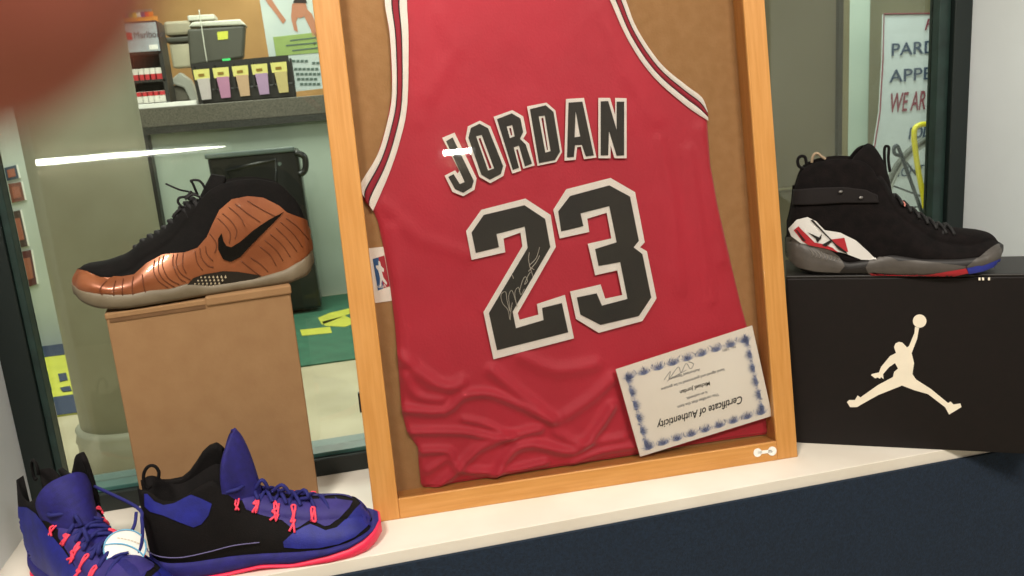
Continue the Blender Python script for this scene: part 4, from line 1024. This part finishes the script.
# poster
Y = 6.4
T = Thing('poster', 'tall white poster with reaching arms and green panel, right end of the counter', 'poster', at_y(300, 92, Y))
T.part('sheet', pr([(256, -22), (323, -30), (343, 86), (275, 94)], Y, .01), mat('poster_white', '#c2cbc6', .5, c2='#b4c0c0', scale=4))
T.part('green_panel', pr([(273, 37), (320, 32), (328, 52), (276, 56)], Y-.004, .003), mat('poster_green', '#8ea55c', .5), bevel=.001)
skin = mat('printed_skin', '#b5785c', .6)
arms = [[(266, -6), (272, 0), (280, 12), (286, 20), (283, 24), (276, 14), (268, 4), (262, -6)], [(292, 4), (298, 2), (300, 12), (296, 22), (298, 32), (294, 30), (291, 18)], [(306, 8), (312, 14), (316, 24), (318, 40), (314, 46), (311, 30), (304, 16)]]
mb = MB()
for a in arms: mb.prism([at_y(x, y, Y-.004) for x, y in a], (0, .003, 0))
mb.prism([at_y(300+7*math.cos(t*.4), 9+9*math.sin(t*.4), Y-.005) for t in range(16)], (0, .003, 0))
T.part('printed_figure', mb, skin)
mb = MB()
mb.prism([at_y(300+7*math.cos(math.pi+t*.35), 3+6*math.sin(math.pi+t*.35), Y-.007) for t in range(10)], (0, .002, 0))
T.part('printed_hair', mb, mat('printed_hair', '#2a1d18', .7))
mb = MB()
for r, (y, x0, x1) in enumerate(((60, 292, 308), (62, 312, 322), (68, 294, 316), (73, 296, 318), (78, 297, 315), (83, 300, 318))):
    x = x0
    while x < x1: mb.prism([at_y(a, b, Y-.004) for a, b in ((x, y), (x+3.2, y-.3), (x+3.4, y+2.2), (x+.2, y+2.5))], (0, .002, 0)); x += 4.2
for r, (y, x0, x1) in enumerate(((40, 290, 316), (45, 286, 318), (50, 292, 320))):
    mb.prism([at_y(a, b, Y-.007) for a, b in ((x0, y), (x1, y-3), (x1, y-1.8), (x0, y+1.2))], (0, .002, 0))
T.part('print', mb, mat('poster_ink', '#51645c', .6))
# black bin / case by the counter
Y = 5.45
T = Thing('black_case', 'tall black plastic case with a pale rim, behind the copper sneaker by the counter', 'case', V(at_y(265, 285, Y).x, Y+.15, FL))
bb = mat('case_black', '#0a0b0a', .35, coat=.3); bb2 = mat('case_rim', '#56625f', .35)
xa, xb = at_y(207, 160, Y).x, at_y(299, 160, Y).x
ztp = at_y(255, 153, Y).z
a_, b_ = at_y(205, 163, Y), at_y(296, 150, Y)
T.part('body', MB().prism([V(xa, Y, ztp), V(xb, Y, ztp), V(xb+.02, Y, FL+.03), V(xa+.03, Y, FL+.03)], (0, .3, 0)), bb, bevel=.02)
T.part('rim', MB().box((xa-.01, Y-.02, ztp-.012), (xb-.02, Y+.01, ztp+.02)), bb2, bevel=.008)
T.part('recess_frame', MB().tube([V(xa+.1, Y-.01, ztp-.09), V(xb-.14, Y-.01, ztp-.05), V(xb-.16, Y-.01, ztp-.22), V(xa+.16, Y-.01, ztp-.26)], .012, 6, closed=True), bb, smooth=True)
T.part('handle', MB().tube(smooth_path([V(xb-.02, Y, ztp-.02), V(xb+.035, Y, ztp-.05), V(xb+.03, Y, ztp-.13), V(xb-.01, Y, ztp-.16)], 4), .02, 8), bb, smooth=True)
T.part('bolt', MB().lathe((xb-.12, Y-.005, ztp-.08), [(.012, 0), (.012, .01)], 14, (0, -1, 0)), bb2)
for sx in (xa+.1, xb-.08): T.part('wheel', MB().lathe((sx-.02, Y+.08, FL+.04), [(.038, 0), (.04, .01), (.04, .03), (.038, .04)], 20, (1, 0, 0)), bb, smooth=True)
# rugs
def flr(px, py, dz=0): p = at_z(px, py, FL+dz); return V(p.x, p.y, FL+dz)
gr = mat('green_rug', '#2c6049', .9, c2='#255440', scale=12); yl = mat('yellow_rug', '#b5b53f', .9, c2='#a8aa3a', scale=14); nv = mat('navy_rug', '#243049', .9)
ga, gb_, gc, gd_ = flr(200, 318), flr(420, 275), flr(420, 352), flr(200, 385)
T = Thing('green_floor_mat', 'green floor mat with yellow lettering strokes, on the tiles before the counter', 'mat', V((ga.x+gc.x)/2, 5.0, FL))
yy0, yy1 = flr(340, 362).y, 5.9
T.part('mat', MB().box((-.9, yy0, FL), (1.3, yy1, FL+.008)), gr)
m_ = MB()
for pts in ([(318, 318), (330, 313), (352, 308), (356, 311), (340, 318), (322, 325)], [(322, 322), (345, 316), (358, 322), (345, 327), (325, 326)], [(300, 330), (330, 327), (332, 333), (302, 336)], [(380, 312), (410, 306), (412, 320), (384, 325)]):
    m_.prism([flr(x, y, .0082) for x, y in pts], (0, 0, .002))
T.part('printed_stroke', m_, yl)
T = Thing('yellow_floor_mat', 'yellow floor mat with navy bands and block letter, left of the round column', 'mat', flr(60, 385))
y0, y1 = flr(65, 416).y, flr(45, 346).y
T.part('mat', MB().box((-2.6, y0, FL), (-.95, y1, FL+.008)), yl)
ya, yb = flr(60, 398).y, flr(50, 358).y
T.part('band', MB().box((-2.6, y0, FL+.008), (-.95, ya, FL+.010)).box((-2.6, yb, FL+.008), (-.95, y1, FL+.010)), nv)
m_ = MB()
for pts in ([(38, 372), (48, 372), (49, 378), (40, 380)], [(38, 384), (50, 382), (52, 390), (42, 392)], [(58, 374), (66, 373), (68, 380), (60, 382)], [(60, 388), (70, 386), (72, 391), (63, 392)]):
    m_.prism([flr(x, y, .0102) for x, y in pts], (0, 0, .002))
T.part('block_letter', m_, nv)
# leaflets on the left wall
Y = 5.44
for nm, lab, pts, c in (('leaflet', 'top leaflet, dark with a red picture, on the pale wall left of the column', [(-2, 168), (10, 165), (13, 178), (1, 181)], '#3c4a5c'),
      ('leaflet', 'second leaflet from the top, brown picture, on the pale wall left of the column', [(2, 184), (15, 182), (19, 200), (6, 203)], '#7a4a3c'),
      ('leaflet', 'tall narrow leaflet, third from the top, on the pale wall left of the column', [(5, 212), (14, 210), (22, 246), (13, 248)], '#4a3a34'),
      ('leaflet', 'lowest leaflet, dark red, on the pale wall left of the column', [(14, 252), (25, 250), (31, 284), (20, 288)], '#5a2a2a')):
    P = [at_y(x+6, y, Y) for x, y in pts]; b = P[3]
    t_ = Thing(nm, lab, 'leaflet', b, group='leaflets on the pale wall')
    t_.part('sheet', MB().prism(P, (0, .01, 0)), mat('leaf_'+c[1:], c, .5))
    c_ = sum((p for p in P), V(0, 0, 0))/4
    t_.part('picture', MB().prism([c_+(p-c_)*.6-V(0, .003, 0) for p in P], (0, .003, 0)), mat('leaf_pic', '#a0604c', .5))
    t_.part('edge', MB().prism([P[1], P[1]+V(.008, 0, 0), P[2]+V(.008, 0, 0), P[2]], (0, .008, 0)), paper_w)
# right part behind glass
Y = 3.0
x0, x1 = at_y(690, 100, Y).x, at_y(838, 100, Y).x
x2 = at_y(846, 100, Y).x
struct('wall_panel', MB().box((x0-.7, Y, FL), (x1, Y+.08, 2.4)), olive)
struct('trim_9', MB().box((x1, Y-.02, FL), (x2, Y+.09, 2.4)), mat('bronze_trim', '#8d8766', .45), bevel=.004)
struct('trim_10', MB().box((x1-.012, Y-.021, FL), (x1+.006, Y+.0, 2.4)), mat('dark_gap', '#3b382c', .6))
struct('trim_11', MB().box((x0-.7, Y-.012, at_y(800, 188, Y).z), (x1-.012, Y, at_y(800, 186, Y).z)), mat('panel_joint', '#8a8468', .6))
Y = 5.5
single('square_post', MB().box((at_y(846, 100, Y).x-.25, Y, FL), (at_y(869, 100, Y).x, Y+.25, 2.6)), mat('mint_post', '#b7c7ba', .5, c2='#adbeb2', scale=3), 'pale mint square post beyond the glass, left of the white notice', 'post', (at_y(857, 100, Y).x, Y+.12, FL), bevel=.008)
struct('wall_shop_right', MB().box((2.0, 6.4, FL), (8.0, 6.5, 2.8)), mat('khaki_wall', '#8f8b6c', .7, c2='#858164', scale=3))
# notice
Y = 5.3
def ntp(px, py, k=0): return at_y(px, py, Y-k)
nt_pts = [(884, 14), (890, 14), (968, 13), (968, 235), (874, 235), (874, 150), (880, 112), (883, 60)]
T = Thing('notice', 'large white notice with a dark red border and navy lettering, beside the green mullion', 'sign', ntp(925, 235))
T.part('board', MB().prism([ntp(x, y) for x, y in nt_pts], (0, .02, 0)), mat('notice_white', '#ccd8da', .5))
bt = MB()
edge = [ntp(x, y, .006) for x, y in ((968, 13), (884, 14), (883, 60), (880, 112), (874, 150))]
bt.tube(edge, .006, 4)
T.part('border', bt, mat('maroon_print', '#7c2436', .5))
def ntext(body, px, py, hpx, m, shear=0, sx=1, name='lettering', bold=.0):
    b = ntp(px, py, .008); t = ntp(px+.2*hpx*0, py-hpx, .008); size = (t.z-b.z)/.70
    r = ntp(px+40, py-40*.02, .008); A = V(1, 0, 0); Bv = V(0, 0, 1)
    # letters run along the board, horizontal in the world
    vs, fs = text2d(body, size, .001, 'LEFT', shear, bold=bold, sx=sx)
    T.part(name, MB().add(place(vs, b, A, Bv, V(0, -1, 0)), fs), m)
nvk = mat('notice_navy', '#2e4460', .6); mrn = mat('notice_maroon', '#842b3f', .6)
ntext('F', 924, 30, 11, mrn, .3, 1.0, bold=.001)
ntext('PARD', 890.5, 56, 12.5, nvk, 0, 1.22, bold=.001)
ntext('APPE', 889.5, 82.5, 12.5, nvk, 0, 1.28, bold=.001)
ntext('WE AR', 889, 112.5, 19, mrn, .22, .50, bold=.002)
ntext('FOL', 908, 139, 11, nvk, .2, .8, bold=.003)
ntext('RIGHT', 890, 178, 10, nvk, .2, .9)
# bicycle
Y = 4.55
wc = at_y(941, 206, Y); rw = .43
T = Thing('bicycle', 'bicycle with a grey tyre and yellow cable, parked before the white notice', 'bicycle', V(wc.x, Y, FL))
gy = mat('tyre_grey', '#5b6058', .7); rm = mat('rim_pale', '#b3bcb8', .35, metal=.3); sp = mat('spoke_dark', '#22303a', .4)
def ring(c, r, y=0): return [c+V(r*math.cos(t*math.pi/24), y, r*math.sin(t*math.pi/24)) for t in range(48)]
def wheel(c):
    wo = T.part('tyre', MB().tube(ring(c, rw-.018), .018, 10, closed=True), gy, smooth=True)
    T.part('rim', MB().tube(ring(c, rw-.048), .012, 8, closed=True), rm, under=wo, smooth=True)
    m_ = MB()
    for k in range(14):
        a = k*2*math.pi/14+.1; m_.tube([c+V(.02*math.cos(a+1), .02, .02*math.sin(a+1)), c+V((rw-.05)*math.cos(a), 0, (rw-.05)*math.sin(a))], .006, 5)
    T.part('spokes', m_, sp, under=wo)
    T.part('hub', MB().lathe(c-V(0, .04, 0), [(.02, 0), (.03, .01), (.02, .02), (.02, .06), (.03, .07), (.02, .08)], 16, (0, 1, 0)), sp, under=wo, smooth=True)
wc.z = FL+rw
w2 = wc+V(1.02, 0, 0)
wheel(wc); wheel(w2)
hdp = wc+V(.20, 0, .42); bbp = wc+V(.58, 0, -.03); sdp = wc+V(.72, 0, .38)
T.part('fork', MB().tube([wc, wc+V(.13, -.03, .30), hdp, hdp+V(.03, 0, .12)], .013, 8), sp, smooth=True)
T.part('frame', MB().tube([hdp, sdp], .016, 8).tube([hdp, bbp], .018, 8).tube([bbp, sdp+V(.03, 0, .1)], .016, 8).tube([bbp, w2], .012, 8).tube([sdp, w2], .01, 8), sp, smooth=True)
T.part('handlebar', MB().tube(smooth_path([hdp+V(.03, -.25, .14), hdp+V(.0, -.1, .13), hdp+V(.03, 0, .12), hdp+V(0, .1, .13), hdp+V(.03, .25, .14)], 4), .012, 8), sp, smooth=True)
T.part('saddle', MB().ball(sdp+V(.03, 0, .14), (.13, .06, .03), 10), sp, smooth=True)
T.part('pedal', MB().lathe(bbp-V(0, .08, 0), [(.07, 0), (.09, .01), (.07, .02)], 20, (0, 1, 0)), sp)
T.part('side_bar', MB().tube(smooth_path([at_y(x, y, Y-.12) for x, y in ((902, 156), (895, 154), (894, 148), (898, 147), (906, 168), (915, 193), (925, 222), (932, 245))], 4), .011, 8), sp, smooth=True)
T.part('cable', MB().tube(smooth_path([at_y(x, y, Y-.15) for x, y in ((934, 126), (925, 124), (916, 127), (914, 136), (916, 155), (919, 175), (923, 195), (925, 208))], 5), .016, 8), mat('yellow_cable', '#d8d020', .4), smooth=True)
# teal floor bit right of the frame
struct('baseboard_shop', MB().box((x0-.7, Y-2.0, FL), (x1, Y-1.915, FL+.12)), teal_metal)

# ------------------------------------------------------------------ finger over the lens corner
fc = CAM+ray(-78, -92)*.036
fdir = (-RT*.72+UP*.62+FW*.30).normalized(); fside = fdir.cross(FW).normalized(); ftop = fside.cross(fdir).normalized()
prof = [(-.0081, .00002), (-.0079, .0010), (-.0070, .0038), (-.005, .0060), (-.002, .0075), (.004, .0083), (.012, .0083), (.020, .0082), (.024, .0088), (.030, .0084), (.042, .0088), (.05, .0096), (.056, .0092), (.075, .0100), (.086, .0099), (.092, .0070), (.0945, .0002)]
fm = MB()
pf = smooth_path([(a, r, 0) for a, r in prof], 4)
def ff(i, j):
    p = pf[min(len(pf)-1, int(round(j*(len(pf)-1))))]; t = 2*math.pi*i
    bend = fside*0+ftop*(-(max(0, p.x-.025)**2)*3)
    return fc+fdir*p.x+(fside*math.cos(t)+ftop*math.sin(t)*.88)*p.y+bend
fm.grid(ff, 32, len(pf), cu=True)
skinm = mat('finger_skin', '#b56a58', .55, c2='#a85a4c', scale=120, bump=.2, bscale=500)
FT = Thing('finger', 'blurred fingertip of the photographer over the top left corner of the lens', 'finger', fc)
fo = FT.part('skin', fm, skinm, smooth=True)
nl = MB()
def nf(i, j):
    x = -.0052+j*.0105; t = (i-.5)*1.7; r = interp([(a, b) for a, b in prof], x)+.0004-.0006*(abs(i-.5)*2)**4
    d_ = -ftop*math.cos(t)*.88+fside*math.sin(t); return fc+fdir*x+d_*r
nl.grid(nf, 12, 10); FT.part('nail', nl, mat('nail', '#c98a7c', .3), smooth=True, solid=.0004)

# ------------------------------------------------------------------ lamps
def area(name, loc, target, size, power, col, sy=None):
    l = bpy.data.lights.new(name, 'AREA'); l.energy = power; l.size = size; l.color = col
    if sy: l.shape = 'RECTANGLE'; l.size_y = sy
    o = bpy.data.objects.new(name, l); COL.objects.link(o); o.location = loc
    o.rotation_euler = (Vector(target)-Vector(loc)).to_track_quat('-Z', 'Y').to_euler(); return o
area('ceiling_lamp', (-.55, -.1, 2.1), (.3, 1.15, .2), .40, 48, (1, .93, .82), .35)
area('ceiling_lamp', (.9, -1.2, 2.3), (.5, 1.15, .3), .9, 50, (1, .93, .82), .5)
area('shop_lamp', (-1.0, 4.6, 2.6), (-1.0, 4.6, 0), 1.8, 120, (1, .965, .90), 1.2)
area('shop_lamp', (.0, 6.6, 2.6), (-.3, 6.6, 0), 2.0, 90, (1, .97, .88), 1.0)
area('shop_lamp', (3.2, 4.2, 2.6), (3.2, 4.8, 0), 1.6, 90, (.98, 1, .98), 1.2)
area('shop_lamp', (-.5, 2.4, 2.5), (-.5, 2.6, 0), .9, 22, (1, .965, .90), .9)
area('shop_lamp', (1.3, 2.2, 2.5), (1.6, 3.0, 0), .8, 18, (1, .965, .90), .8)
struct('wall_opposite', MB().box((-5, -2.75, FL), (7, -2.64, 2.7)), mat('opposite_wall', '#77705f', .8, c2='#6b6556', scale=2))
# tubes that mirror in the panes
tubem = mat('tube_glow', '#fff8ec', .5, emit=55)
MY = -2.6
def mirror_pt(px, py, p0, n, dist):
    P = at_plane(px, py, p0, n); r = ray(px, py); r = r-2*n*r.dot(n); return P+r*((MY-P.y)/r.y)
def lamp_tube(name, lab, pts, p0, n, dist, r):
    P = [mirror_pt(x, y, p0, n, dist) for x, y in pts]
    t = Thing(name, lab, 'lamp', (P[0]+P[-1])/2)
    t.part('tube', MB().tube(P, r, 10), tubem, smooth=True)
    if isinstance(r, list): r = .02
    a, b = P[0], P[-1]; d = (b-a).normalized(); k = (((a+b)/2)-CAM); k.z = 0; k.normalize()
    u = V(0, 0, 1)
    t.part('housing', MB().obox(V(min(a.x, b.x)-.03, -2.64, min(a.z, b.z)-r*1.3), V(abs(a.x-b.x)+.06, 0, 0), V(0, .015, 0), u*(r*2.6+abs(a.z-b.z))), wall_white, bevel=.002)
gpt = V(0, 1.352, 0); gn = V(0, -1, 0)
lamp_tube('fluorescent_lamp', 'long fluorescent tube whose reflection crosses the glass before the column', [(30, 163.5), (110, 156), (190, 149.5), (225, 146.5)], gpt, gn, 3.0, [.019, .015, .008, .0025])
lamp_tube('fluorescent_lamp', 'fluorescent tube whose short reflection shows beside the white notice', [(839, 75.5), (864, 76.5)], gpt, gn, 4.0, .018)
lamp_tube('fluorescent_lamp', 'small fluorescent tube reflected across the letter J of the jersey', [(443, 153), (471, 150.5)], fp(.2, .5, .0035), FN, 3.0, .018)

wd = bpy.data.worlds.new('world'); SC.world = wd; wd.use_nodes = True
bg = wd.node_tree.nodes['Background']; bg.inputs[0].default_value = (1.0, .95, .86, 1); bg.inputs[1].default_value = .42
SC.view_settings.view_transform = 'Standard'; SC.view_settings.look = 'None'
SC.view_settings.gamma = 1; SC.view_settings.use_curve_mapping = False; SC.view_settings.exposure = 0
